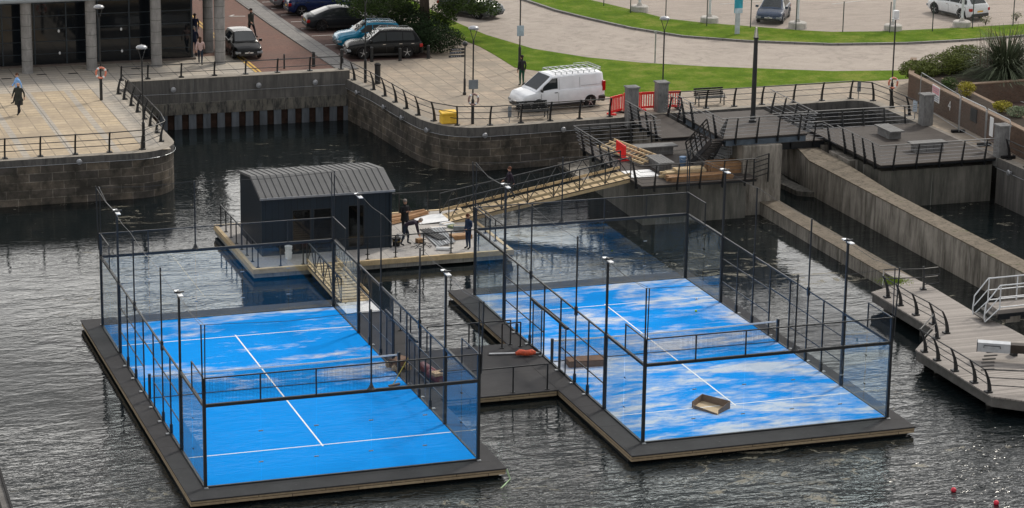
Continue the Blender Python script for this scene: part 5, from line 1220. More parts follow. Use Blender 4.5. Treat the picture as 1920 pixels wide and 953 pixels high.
# temporary fence
H = [Vector((49.1, 42.0, ZG)), Vector((48.75, 37.9, ZG))]
Hp = [G(1723, 202), G(1797, 249), G(1846, 274), G(1891, 298)]
labs = ['temporary mesh fence panel with white and pink notice, left one', 'temporary mesh fence panel in front of the wall vent, middle one', 'temporary mesh fence panel with tall white sheet, right one']
for k in range(3):
    a, b = Hp[k], Hp[k+1]; d = (b-a).normalized(); a = a+d*.06; b = b-d*.06; t = thing('temporary_fence', labs[k], 'fence', tuple(a), 'temporary fence panels in front of the planter'); h = 2.0; up = Vector((0, 0, 1))
    mb = MB(); mb.tube([a+up*.05, a+up*(h-.1), a+up*h+d*.1, b+up*h-d*.1, b+up*(h-.1), b+up*.05], .022, 6); mb.tube([a+up*.2, b+up*.2], .016, 6); mb.build('frame', galv, t)
    L = (b-a).length; mb = MB(); mb.face([a+up*.2, b+up*.2, b+up*h, a+up*h], [(0, 0), (L, 0), (L, 1.8), (0, 1.8)]); mb.build('wire', fencemesh, t)
    n = Vector((-d.y, d.x, 0)); mb = MB(); mb.bar(b-n*.36+up*.07, b+n*.36+up*.07, .24, .14); mb.build('foot', rubber, t)
    if k == 0:
        c = a.lerp(b, .42)+up*1.35+Vector((-.06, -.03, 0)); ang = math.atan2(d.y, d.x); s = -d
        mb = MB(); mb.cbox(c, (1.15, .02, .85), ang); pl = mb.build('notice_board', board_white, t); o = Vector((d.y, -d.x, 0))*.013
        if o.x > 0: o = -o
        mb = MB(); mb.cbox(c+o+up*.18, (1.05, .004, .38), ang); mb.build('pink_field', sign_pink, pl); mb = MB()
        for r in range(3):
            xx = -.45
            while xx < .42: w_ = random.uniform(.06, .14); mb.cbox(c+o+d*(xx+w_/2)+up*(-.12-.11*r), (w_, .004, .07), ang); xx += w_+.03
        for r in range(2): mb.cbox(c+o*1.4+up*(.26-.12*r), (.85, .004, .03), ang)
        mb.build('notice_text', sign_text, pl)
    if k == 2: c = a.lerp(b, .25)+up*1.2+Vector((-.06, -.03, 0)); mb = MB(); mb.cbox(c, (.42, .02, 1.0), math.atan2(d.y, d.x)); mb.build('white_sheet', board_white, t)

# ================================================================== PLANTER
t = thing('brick_planter', 'long brown brick planter wall along the path at the right', 'planter', (49.5, 38, ZG))
W1 = [(49.95, 44.3), (48.75, 28.3), (43.8, -40)]; W1 = [(49.95, 44.3), (49.33, 36.3), (48.75, 28.3), (44.0, -38)]
zt = 3.38
mb = MB(); mb.prism(W1 + off(W1, .3)[::-1], ZG-.05, zt); mb.prism([(49.95, 44.3), (50.25, 44.3), (52.5, 48.3), (52.2, 48.4)], ZG-.05, zt-.004)
W2 = off(W1, 1.9); mb.prism(W2 + off(W1, 2.2)[::-1], ZG-.05, zt-.35)
a = G(1793, 160, 3.2); b = G(1990, 146, 3.2); mb.prism([(a.x, a.y), (b.x, b.y), (b.x+.1, b.y+.3), (a.x-.2, a.y+.3)], ZG-.05, 3.15)
mb.build('brickwork', planterbrick, t)
mb = MB(); mb.prism(off(W1, -.02) + off(W1, .32)[::-1], zt, zt+.07, bottom=True); mb.prism([(49.93, 44.3), (50.27, 44.3), (52.52, 48.3), (52.18, 48.42)], zt-.002, zt+.066); mb.prism([(a.x, a.y-.02), (b.x, b.y-.02), (b.x+.1, b.y+.32), (a.x-.2, a.y+.32)], 3.15, 3.21); mb.prism(off(W1, 1.88) + off(W1, 2.22)[::-1], zt-.35, zt-.28)
mb.build('coping_bricks', planter_cap, t)
mb = MB(); mb.prism(off(W1, .3) + W2[::-1], 0, zt-.25, sides=False); mb.prism([(50.26, 44.3), (a.x-.2, a.y+.3), (b.x, b.y+.3), (80, 48.3), (52.5, 48.3)], 0, 3.0, sides=False); mb.build('soil', soil, t)
def text_mesh(s, size, loc, rot, m, parent, name):
    cu = bpy.data.curves.new(name, 'FONT'); cu.body = s; cu.size = size; cu.extrude = .004; cu.align_x = 'CENTER'; cu.align_y = 'CENTER'
    o = bpy.data.objects.new(name, cu); col.objects.link(o); dg = bpy.context.evaluated_depsgraph_get(); me = bpy.data.meshes.new_from_object(o.evaluated_get(dg)); bpy.data.objects.remove(o)
    M_ = Matrix.Translation(Vector(loc)-Vector(parent.get('_o', (0, 0, 0)))) @ rot; me.transform(M_); me.materials.clear(); me.materials.append(m); q = bpy.data.objects.new(name, me); col.objects.link(q); q.parent = parent; q['_o'] = parent['_o']; return q
wd = Vector((W1[0][0]-W1[2][0], W1[0][1]-W1[2][1], 0)).normalized(); ang = math.atan2(-wd.y, -wd.x)
def wall_pt(px, py):
    d = RX*((px-960)/CAM_F) - UX*((py-476.5)/CAM_F) + FX; n = Vector((wd.y, -wd.x, 0)); p0 = Vector((W1[1][0], W1[1][1], 0)); k = (p0-CAM_C).dot(n)/d.dot(n); return CAM_C+d*k
q = wall_pt(1781, 199); text_mesh('4', .75, q+Vector((-.03, 0, 0)), Matrix.Rotation(ang, 4, 'Z') @ Matrix.Rotation(R(90), 4, 'X'), board_white, t, 'painted_number')
q = wall_pt(1826, 216); mb = MB(); mb.cbox(q, (.8, .06, .7), ang); mb.build('vent', steel, t)

# ================================================================== FOOTBRIDGE AND BALANCE BEAM
t = thing('white_footbridge', 'white railed footbridge with wooden steps at the right edge', 'footbridge', G(1860, 590, .42))
s0 = G(1822, 594, .42); zb = 1.0
F0 = G(1850, 568, zb); F1 = G(1872, 582, zb); dirv = (G(1930, 560, zb)-G(1850, 568, zb)).normalized(); n_ = (F1-F0); Lb = 6
mb = MB(); mb.face([F1, F1+dirv*Lb, F0+dirv*Lb, F0]); dn = Vector((0, 0, -.2)); mb.face([F1+dn, F1+dirv*Lb+dn, F1+dirv*Lb, F1]); mb.face([F0+dn, F1+dn, F1, F0]); mb.build('deck', oldwood, t)
mb = MB(); mb.bar(F1+dn+Vector((0, 0, -.1)), F1+dirv*Lb+dn+Vector((0, 0, -.1)), .1, .25); mb.bar(F0+dn+Vector((0, 0, -.1)), F0+dirv*Lb+dn+Vector((0, 0, -.1)), .1, .25); mb.build('beam', steel, t)
mb = MB()
for k in range(2):
    z = .42+.2*(k+1); o = dirv*(-.62+.3*k); a = Vector((F0.x, F0.y, z))+o; b = Vector((F1.x, F1.y, z))+o; mb.face([a, b, b+dirv*.3, a+dirv*.3]); mb.face([a+Vector((0, 0, -.05)), b+Vector((0, 0, -.05)), b, a]); mb.face([b+Vector((0, 0, -.05)), b+dirv*.3+Vector((0, 0, -.05)), b+dirv*.3, b])
mb.build('steps', oldwood_e, t)
mb = MB(); c = F1.lerp(F0, .35)+dirv*.7; mb.box(c.x-.35, c.y-.45, .42, c.x+.35, c.y+.35, zb-.32); mb.build('support_block', conc, t)
for q in (F0, F1):
    mb = MB(); up = Vector((0, 0, 1)); st = Vector((q.x, q.y, .42))-dirv*.62
    mb.tube([st+up*.12, st+up*.35-dirv*.05, st+up*.95, q+up*1.08, q+dirv*Lb+up*1.08], .03, 6); mb.tube([st+up*.5, q+up*.56, q+dirv*Lb+up*.56], .026, 6); mb.tube([st+up*.12, q-up*.0+dirv*.1+up*.12, q+dirv*Lb+up*.12], .026, 6)
    for f in (.05, 1.45, 2.9): mb.tube([q+dirv*f, q+dirv*f+up*1.08], .028, 6)
    mb.build('handrail', white_rail, t)
t = thing('balance_beam', 'dark lock gate balance beam with silver boxed end on the boardwalk', 'lock beam', G(1850, 660, .42))
a = G(1833, 648, 1.0); b = G(1950, 656, 1.0); d = (b-a).normalized()
mb = MB(); mb.bar(a+d*1.3, b+d*2, .36, .34); mb.build('beam', simple('beam_brown', (.04, .032, .028), .6), t)
mb = MB(); mb.bar(a, a+d*1.3, .42, .38); mb.build('boxed_end', simple('silver_box', (.42, .44, .47), .5, .2, .15, 5), t); mb = MB(); mb.bar(a-d*.03, a-d*.001, .44, .40)
n = Vector((-d.y, d.x, 0)); up = Vector((0, 0, 1))
for s in (1, -1): q = a+d*.25; mb.tube([q+n*s*.2, q+n*s*.34+up*.12, q+d*.65+n*s*.34+up*.12, q+d*.65+n*s*.2], .02, 6)
mb.build('handles', steel, t)
mb = MB(); mb.box(b.x+.5, b.y-.3, .42, b.x+1.2, b.y+.3, .82); mb.box(a.x+1.6, a.y-.12, .42, a.x+1.8, a.y+.2, .84); mb.build('stand', steel, t)
t = thing('deck_treads', 'row of dark raised foot strips on the boardwalk beside the beam', 'foot strips', G(1860, 680, .42)); mb = MB()
for k in range(6): q = G(1836+(k-2.5)**2*1.2+(5-k)*4, 692-6.3*(5-k)*.98, .44) if False else G(1862-k*5+(k*k)*.6, 660+k*6.6, .44); mb.bar(q-Vector((.28, -.02, 0)), q+Vector((.28, -.02, 0)), .07, .05)
mb.build('strips', oldwood_e, t)
# ================================================================== VEHICLES
def lerp_list(pts, x):
    if x <= pts[0][0]: return pts[0][1]
    for (a, b), (c, d) in zip(pts, pts[1:]):
        if x <= c: k = (x-a)/(c-a); return b+(d-b)*k
    return pts[-1][1]
def vehicle(name, label, cat, loc, heading, L, W, paint_m, body, house, wheels, wr=.34, sill=.24, side_windows=(), roof_rack=False, rails=False, rim=None, plate_f=True, vanlike=False, roof_m=None, lamps=True, group=None, belt_trim=False):
    """body: (x, z) of bonnet/belt line rear->front; house: (x, z) of roof line incl. both screens (rear base .. front base)"""
    t = thing(name, label, cat, tuple(loc), group); h = MB(); P_ = []
    o = Vector(loc)
    xs = sorted(set([round(-L/2+L*i/44, 4) for i in range(45)]+[round(w+dx, 4) for w in wheels for dx in (-wr-.06, wr+.06)]))
    def hw(x):
        e = abs(x)/(L/2); f = 1-.02*e-.16*max(0, (e-.80)/.20)**2.2; return W/2*f
    def zs(x):
        z = sill+.10*max(0, (abs(x)/(L/2)-.86)/.14)
        for w in wheels:
            dx = abs(x-w); r = wr+.06
            if dx < r: z = max(z, wr+math.sqrt(r*r-dx*dx))
        return z
    secs = []
    for x in xs:
        w = hw(x); zb = lerp_list(body, x); z0 = zs(x); zm = max(z0+.02, min(zb-.1, .55)); z1 = max(z0+.01, min(zm-.01, sill+.12)) if z0 < sill+.12 else z0+.01
        half = [(0, min(z0, zb-.2)), (w*.93, min(z0, zb-.12)), (w*.985, min(z1, zb-.11)), (w, min(zm, zb-.1)), (w*.99, zb-.09), (w*.955, zb-.02), (w*.86, zb+.015), (0, zb+.045)]
        secs.append([(x, y, z) for y, z in half]+[(x, -y, z) for y, z in half[-2:0:-1]])
    n = len(secs[0]); vs = [v for s in secs for v in s]; fs = []
    for i in range(len(secs)-1):
        for k in range(n): fs.append((i*n+k, (i+1)*n+k, (i+1)*n+(k+1) % n, i*n+(k+1) % n))
    fs.append(tuple(range(n))); fs.append(tuple((len(secs)-1)*n+k for k in range(n))[::-1])
    Mh = Matrix.Translation(o) @ Matrix.Rotation(heading, 4, 'Z')
    def T(v): return Mh @ Vector(v)
    def add(mb, vs, fs): mb.add([T(v) for v in vs], fs)
    mb = MB(); add(mb, vs, fs); mb.build('body', paint_m, t, smooth='auto')
    # greenhouse
    wb = lambda x: hw(x)*.93
    hx0, hx1 = house[0][0], house[-1][0]; beltz = lambda x: lerp_list(body, x)
    roofw = .60 if not vanlike else .80
    def hsec(x):
        zr = lerp_list(house, x); zb = beltz(x)-.02; H_ = max(zr-zb, .01); Hmax = max(z for _, z in house)-zb; k = H_/Hmax; w = wb(x); wt = w*(1-(1-roofw/ .93*.93)*.62*k) if not vanlike else w*(1-.10*k)
        return zb, zr, w, wt
    gx = sorted(set([round(hx0+(hx1-hx0)*i/26, 4) for i in range(27)]+[round(p[0], 4) for p in house])); secs = []
    for x in gx:
        zb, zr, w, wt = hsec(x); r = min(.07, (zr-zb)*.4)
        half = [(w, zb), (wt+(w-wt)*.05, zr-r), (wt*.93, zr-.01), (wt*.55, zr+.015), (0, zr+.025)]
        secs.append([(x, y, z) for y, z in half]+[(x, -y, z) for y, z in half[-2::-1]])
    n = len(secs[0]); vs = [v for s in secs for v in s]; fs = []
    for i in range(len(secs)-1):
        for k in range(n-1): fs.append((i*n+k, (i+1)*n+k, (i+1)*n+k+1, i*n+k+1))
    fs.append(tuple(range(n))[::-1]); fs.append(tuple((len(secs)-1)*n+k for k in range(n)))
    mb = MB(); add(mb, vs, fs); mb.build('cabin', roof_m or paint_m, t, smooth='auto')
    # side windows
    def side_pt(x, f, s):
        zb, zr, w, wt = hsec(x); r = .07; z = zb+(zr-r-zb)*f; y = w+(wt+(w-wt)*.05-w)*f; return (x, s*(y+.006), z)
    for (a, b, fa, fb) in side_windows:
        for s in (-1, 1):
            m_ = 6; v = []; fs = []
            for i in range(m_+1):
                x = a+(b-a)*i/m_; lo = .12; zmax = max(z for _, z in house); zr = lerp_list(house, x); zb = beltz(x); k = (zr-zb)/(zmax-zb); hi = .93 if k > .9 else .88
                if i == 0: hi = lo+(hi-lo)*fa
                if i == m_: hi = lo+(hi-lo)*fb
                v += [side_pt(x, lo, s), side_pt(x, hi, s)]
            for i in range(m_): fs.append((2*i, 2*i+2, 2*i+3, 2*i+1) if s < 0 else (2*i, 2*i+1, 2*i+3, 2*i+2))
            mb = MB(); add(mb, v, fs); mb.build('side_window', carglass, t)
    # screens
    def screen(xa, xb, nm):
        v = []; fs = []; m_ = 4; cols = (-.84, -.5, 0, .5, .84)
        for i in range(m_+1):
            x = xa+(xb-xa)*i/m_; zb, zr, w, wt = hsec(x)
            for c in cols:
                y = wt*c; bulge = .012 if abs(c) > .8 else (.021 if abs(c) > .3 else .028); v.append((x, y, zr+bulge*.6+.012))
        q = len(cols)
        for i in range(m_):
            for k in range(q-1): fs.append((i*q+k, i*q+k+1, (i+1)*q+k+1, (i+1)*q+k))
        mb = MB(); add(mb, v, fs); mb.build(nm, carglass, t)
    xf0 = house[-2][0]; xf1 = house[-1][0]; screen(xf0+(xf1-xf0)*.06, xf0+(xf1-xf0)*.90, 'windscreen')
    if not vanlike: xr0 = house[0][0]; xr1 = house[1][0]; screen(xr0+(xr1-xr0)*.12, xr0+(xr1-xr0)*.88, 'rear_window')
    # wheels
    for w in wheels:
        for s in (-1, 1):
            mb = MB(); yc = W/2-.11
            prof = [(wr*.62, -.1), (wr*.96, -.1), (wr, -.06), (wr, .06), (wr*.96, .1), (wr*.62, .1)]
            tm = MB(); tm.lathe(prof, (0, 0, 0), 20, 'y'); tm.v = [tuple(T(Vector(v)+Vector((w, s*yc, wr)))) for v in tm.v]; wh = tm.build('wheel', tyre_m, t)
            rm = MB(); rm.lathe([(wr*.62, -.03), (wr*.60, .0), (.01, .0)], (0, 0, 0), 20, 'y')
            rm.v = [tuple(T(Vector((v[0], v[1]*s, v[2]))+Vector((w, s*(yc+.05), wr)))) for v in rm.v]; rm.build('hub_disc', rim_dark, wh)
            sp = MB()
            for k in range(5):
                a = k*2*math.pi/5+.3; p = Vector((0, 0, 0)); q = Vector((wr*.64*math.cos(a), 0, wr*.64*math.sin(a))); sp.bar(p, q, .035, .07, up=(0, 1, 0), w2=.03, h2=.11)
            sp.tube([(wr*.62*math.cos(a), 0, wr*.62*math.sin(a)) for a in [i*math.pi/10 for i in range(20)]], .018, 5, closed=True); sp.lathe([(.05, -.02), (.05, .03)], (0, 0, 0), 10, 'y')
            sp.v = [tuple(T(Vector(v)+Vector((w, s*(yc+.075), wr)))) for v in sp.v]; sp.build('rim', rim or rim_m, wh)
            am = MB(); ar = wr+.055; pts = [T((w+ar*math.cos(a), s*(hw(w)-.002), wr+ar*math.sin(a))) for a in [i*math.pi/12 for i in range(13)]]; am.tube(pts, .02, 5); am.build('arch_lip', trim if belt_trim else paint_m, t)
    # lights, plates, mirrors, trim
    zf = lerp_list(body, L/2); zr_ = lerp_list(body, -L/2)
    for s in (-1, 1):
        mb = MB(); c = Vector((L/2-.16, s*W*.375, zf-.10)); mb.cbox(c, (.34, .34, .15), 0, 0, 0); mb.v = [tuple(T(v)) for v in mb.v]; mb.build('headlight', headl, t, bevel=.02)
        mb = MB(); zl = zr_-.1 if not vanlike else 1.15; mb.cbox((-L/2+.09, s*(W*.415), zl), (.2, .2, .2 if not vanlike else .55)); mb.v = [tuple(T(v)) for v in mb.v]; mb.build('tail_light', taill, t, bevel=.02)
        mb = MB(); xm = house[-1][0]-.28; zb = beltz(xm); mb.cbox((xm, s*(W/2+.09), zb+.08), (.1, .2, .15)); mb.v = [tuple(T(v)) for v in mb.v]; mb.build('mirror', trim if vanlike else paint_m, t, bevel=.02)
        for xd in ([a for a, *_ in side_windows] if side_windows else []):
            mb = MB(); mb.cbox((xd+.12, s*(hw(xd)+.006), beltz(xd)-.14), (.18, .03, .035)); mb.v = [tuple(T(v)) for v in mb.v]; mb.build('door_handle', trim if not belt_trim else chrome, t)
            mb = MB(); mb.cbox((xd-.03, s*(hw(xd)+.001), (beltz(xd)+sill)/2-.02), (.012, .006, beltz(xd)-sill-.25)); mb.v = [tuple(T(v)) for v in mb.v]; mb.build('door_gap', trim, t)
        mb = MB(); mb.cbox((0, s*(W/2-.035), sill+.03), (wheels[1]-wheels[0]-2*wr-.2, .06, .12)); mb.v = [tuple(T(v)) for v in mb.v]; mb.build('sill_trim', trim, t)
    for (xx, m_, nm, zz) in ((L/2-.01, plate_w, 'number_plate', .42), (-L/2+.02, plate_y, 'number_plate', (.62 if not vanlike else .75))):
        mb = MB(); mb.cbox((xx, 0, zz), (.05, .5, .11)); mb.v = [tuple(T(v)) for v in mb.v]; mb.build(nm, m_, t)
    mb = MB(); mb.cbox((L/2-.05, 0, zf-.2), (.14, W*.48, .13)); mb.cbox((L/2-.05, 0, .33), (.16, W*.7, .12)); mb.v = [tuple(T(v)) for v in mb.v]; mb.build('grille', trim, t, bevel=.015)
    mb = MB(); mb.ball((L/2+.01, 0, zf-.09), (.03, .1, .05), 8, 5); mb.v = [tuple(T(v)) for v in mb.v]; mb.build('badge', chrome, t)
    mb = MB(); mb.cbox((-L/2+.06, 0, .38), (.18, W*.82, .22)); mb.v = [tuple(T(v)) for v in mb.v]; mb.build('rear_bumper', trim, t, bevel=.02)
    if rails:
        for s in (-1, 1):
            a = house[1][0]+.1; b = house[-2][0]-.1; ya = hsec(0)[3]*.86; zt_ = lambda x: lerp_list(house, x)+.07
            mb = MB(); mb.tube([T((a, s*ya, zt_(a)-.06)), T((a+.1, s*ya, zt_(a+.1))), T((0, s*ya, zt_(0)+.01)), T((b-.1, s*ya, zt_(b-.1))), T((b, s*ya, zt_(b)-.06))], .02, 6); mb.build('roof_rail', chrome, t)
    if roof_rack:
        zt_ = max(z for _, z in house)+.16; mb = MB(); a, b = house[0][0]+.25, house[-2][0]-.25; yy = hsec(0)[3]*.92
        for s in (-1, 1): mb.tube([T((a, s*yy, zt_)), T((b, s*yy, zt_))], .018, 6); mb.tube([T((a, s*yy, zt_+.1)), T((a+.9, s*yy, zt_+.1))], .014, 6)
        k = 0; x = a
        while x <= b+.01: mb.bar(T((x, -yy, zt_)), T((x, yy, zt_)), .06, .03); [mb.bar(T((x, s*yy, zt_-.15)), T((x, s*yy, zt_)), .035) for s in (-1, 1)]; x += (b-a)/8
        mb.tube([T((a-.02, -yy, zt_+.1)), T((a-.02, yy, zt_+.1))], .03, 6); mb.build('roof_rack', galv, t)
    return t
def gz(z=ZG): return z
hatch_b = lambda L: [(-L/2, .78), (-L/2+.12, .92), (-L*.2, .93), (L*.18, .90), (L*.27, .88), (L/2-.35, .78), (L/2-.08, .66), (L/2, .56)]
hatch_h = lambda L, H: [(-L/2+.12, .94), (-L/2+.55, H-.07), (-L*.12, H), (L*.08, H-.02), (L*.27, .92)]
hatch_w = lambda L: [(-L*.36, -L*.2, .55, 1), (-L*.19, L*.0, 1, 1), (L*.01, L*.22, 1, .25)]
suv_b = lambda L: [(-L/2, .85), (-L/2+.1, 1.03), (-L*.2, 1.03), (L*.18, 1.0), (L*.25, .99), (L/2-.35, .90), (L/2-.08, .78), (L/2, .62)]
suv_h = lambda L, H: [(-L/2+.1, 1.05), (-L/2+.5, H-.07), (-L*.15, H), (L*.06, H-.02), (L*.25, 1.02)]
suv_w = lambda L: [(-L*.39, -L*.24, .45, 1), (-L*.23, -L*.02, 1, 1), (-L*.01, L*.2, 1, .25)]
sal_b = lambda L: [(-L/2, .75), (-L/2+.15, .93), (-L*.2, .90), (L*.18, .88), (L*.25, .86), (L/2-.35, .74), (L/2-.08, .62), (L/2, .52)]
sal_h = lambda L, H: [(-L/2+.35, .93), (-L*.16, H-.06), (-L*.03, H), (L*.07, H-.03), (L*.27, .90)]
sal_w = lambda L: [(-L*.3, -L*.17, .4, 1), (-L*.16, L*.0, 1, 1), (L*.01, L*.22, 1, .2)]
black = paint('black_car_paint', (.005, .0055, .006)); greyp = paint('dark_grey_car_paint', (.016, .019, .023), .3); bluep = paint('dark_blue_car_paint', (.008, .022, .09), .25, .2); tealp = paint('teal_car_paint', (.0, .17, .30), .25, .2)
navyp = paint('navy_car_paint', (.018, .035, .075), .25, .2); whitep = paint('white_car_paint', (.66, .68, .70), .3); vanwhite = paint('white_van_paint', (.70, .72, .76), .35); silverp = paint('silver_car_paint', (.25, .26, .28), .3, .4); greyroad = paint('grey_car_paint', (.07, .08, .085), .3, .3)
def V3(x, y, z=ZG): return (x, y, z+.01)
vehicle('parked_car', 'black hatchback facing the camera on the brick street by the stone column', 'car', V3(16.75, 66.1, ZG+.0), R(-91), 4.0, 1.72, black, hatch_b(4.0), hatch_h(4.0, 1.46), (-1.25, 1.25), .32, side_windows=hatch_w(4.0))
vehicle('parked_car', 'dark grey sloping back saloon parked nose in towards the hedge', 'car', V3(24.75, 72.9), R(-3), 4.75, 1.85, greyp, sal_b(4.75), sal_h(4.75, 1.44), (-1.45, 1.45), .35, side_windows=sal_w(4.75), rim=rim_dark)
vehicle('parked_car', 'dark blue car parked behind the dark grey saloon', 'car', V3(24.7, 78.4), R(-2), 4.3, 1.8, bluep, suv_b(4.3), suv_h(4.3, 1.55), (-1.3, 1.3), .34, side_windows=suv_w(4.3))
vehicle('parked_car', 'silver car with red tail light, partly hidden by the dark blue car', 'car', V3(24.4, 81.2), R(-2), 4.2, 1.75, silverp, hatch_b(4.2), hatch_h(4.2, 1.48), (-1.3, 1.3), .32, side_windows=hatch_w(4.2))
vehicle('parked_car', 'black car cut off by the top edge, furthest in the row', 'car', V3(23.0, 86.3), R(180), 4.4, 1.8, black, sal_b(4.4), sal_h(4.4, 1.44), (-1.35, 1.35), .34, side_windows=sal_w(4.4))
vehicle('parked_car', 'teal blue car parked behind the black estate, nose towards the street', 'car', V3(24.75, 66.5), R(178), 4.2, 1.78, tealp, suv_b(4.2), suv_h(4.2, 1.58), (-1.3, 1.3), .33, side_windows=suv_w(4.2), rails=True)
vehicle('parked_car', 'black estate car with chrome window line parked nearest the quay', 'car', V3(24.75, 63.45), R(174), 4.55, 1.84, black, suv_b(4.55), suv_h(4.55, 1.68), (-1.32, 1.32), .36, side_windows=suv_w(4.55), rails=True, belt_trim=True)
def from_wheels(r, f, W, s):
    """centre and heading from the near side rear and front wheel contact pixels; s=+1 when the near side is the car's left"""
    a, b = G(*r), G(*f); d = (b-a).normalized(); n = Vector((-d.y, d.x, 0)); c = (a+b)/2 - n*s*(W/2-.1); return V3(c.x, c.y), math.atan2(d.y, d.x)
l_, h_ = from_wheels((863, 23), (896, 35), 1.85, -1)
vehicle('moving_car', 'dark grey car on the road half hidden by hanging tree leaves', 'car', V3(34.1, 75.2), R(-58), 4.4, 1.85, greyroad, suv_b(4.4), suv_h(4.4, 1.62), (-1.3, 1.3), .36, side_windows=suv_w(4.4), belt_trim=True)
vehicle('parked_car', 'navy hatchback facing the camera in the gravel yard', 'car', V3(52.75, 68.7, ZG+.05), R(-124), 4.0, 1.75, navyp, hatch_b(4.0), hatch_h(4.0, 1.45), (-1.25, 1.25), .32, side_windows=hatch_w(4.0))
vehicle('parked_car', 'white car seen from behind in the gravel yard, top right', 'car', V3(65.3, 67.0, ZG+.05), R(104), 4.3, 1.82, whitep, suv_b(4.3), suv_h(4.3, 1.5), (-1.3, 1.3), .36, side_windows=suv_w(4.3), belt_trim=True)
vehicle('parked_car', 'black car cut off by the right edge in the brick car park', 'car', V3(58.6, 43.2), R(-118), 4.4, 1.85, black, suv_b(4.4), suv_h(4.4, 1.65), (-1.3, 1.3), .38, side_windows=suv_w(4.4), rim=rim_dark)
Lv = 5.1
vehicle('white_van', 'white panel van with aluminium roof rack parked on the quay', 'van', V3(30.0, 47.25), R(188), Lv, 1.92, vanwhite, [(-Lv/2, 1.0), (-Lv/2+.06, 1.16), (0, 1.16), (1.3, 1.13), (1.72, 1.08), (2.3, .98), (2.46, .84), (Lv/2, .62)], [(-Lv/2+.03, 1.15), (-Lv/2+.12, 1.88), (-1.2, 1.92), (.75, 1.90), (1.75, 1.12)], (-1.6, 1.62), .35, .3, side_windows=[(.42, 1.42, 1, .25)], roof_rack=True, vanlike=True)
vt = [o for o in bpy.data.objects if o.name.startswith('white_van')][0]
Mh = Matrix.Translation(Vector(V3(30.0, 47.25))) @ Matrix.Rotation(R(188), 4, 'Z')
for s in (-1, 1):
    for (x0, z0, x1, z1) in ((-.95, .4, -.95, 1.75), (.33, .4, .33, 1.75), (-2.2, 1.28, -1.0, 1.28), (1.45, .4, 1.45, 1.0)):
        mb = MB(); yy = lambda z: .965 if z <= 1.1 else .90-(z-1.2)*.14; mb.bar(Mh @ Vector((x0, s*(yy(z0)-.004), z0)), Mh @ Vector((x1, s*(yy(z1)+.002), z1)), .015); mb.build('panel_gap', lampgrey, vt)
    mb = MB(); c = Mh @ Vector((2.25, s*.78, .46)); mb.cbox(c, (.5, .3, .28), R(188)); mb.build('bumper_corner', trim, vt, bevel=.04)
    mb = MB(); mb.cbox(Mh @ Vector((-2.3, s*.88, .5)), (.45, .18, .3), R(188)); mb.build('bumper_corner', trim, vt, bevel=.04)

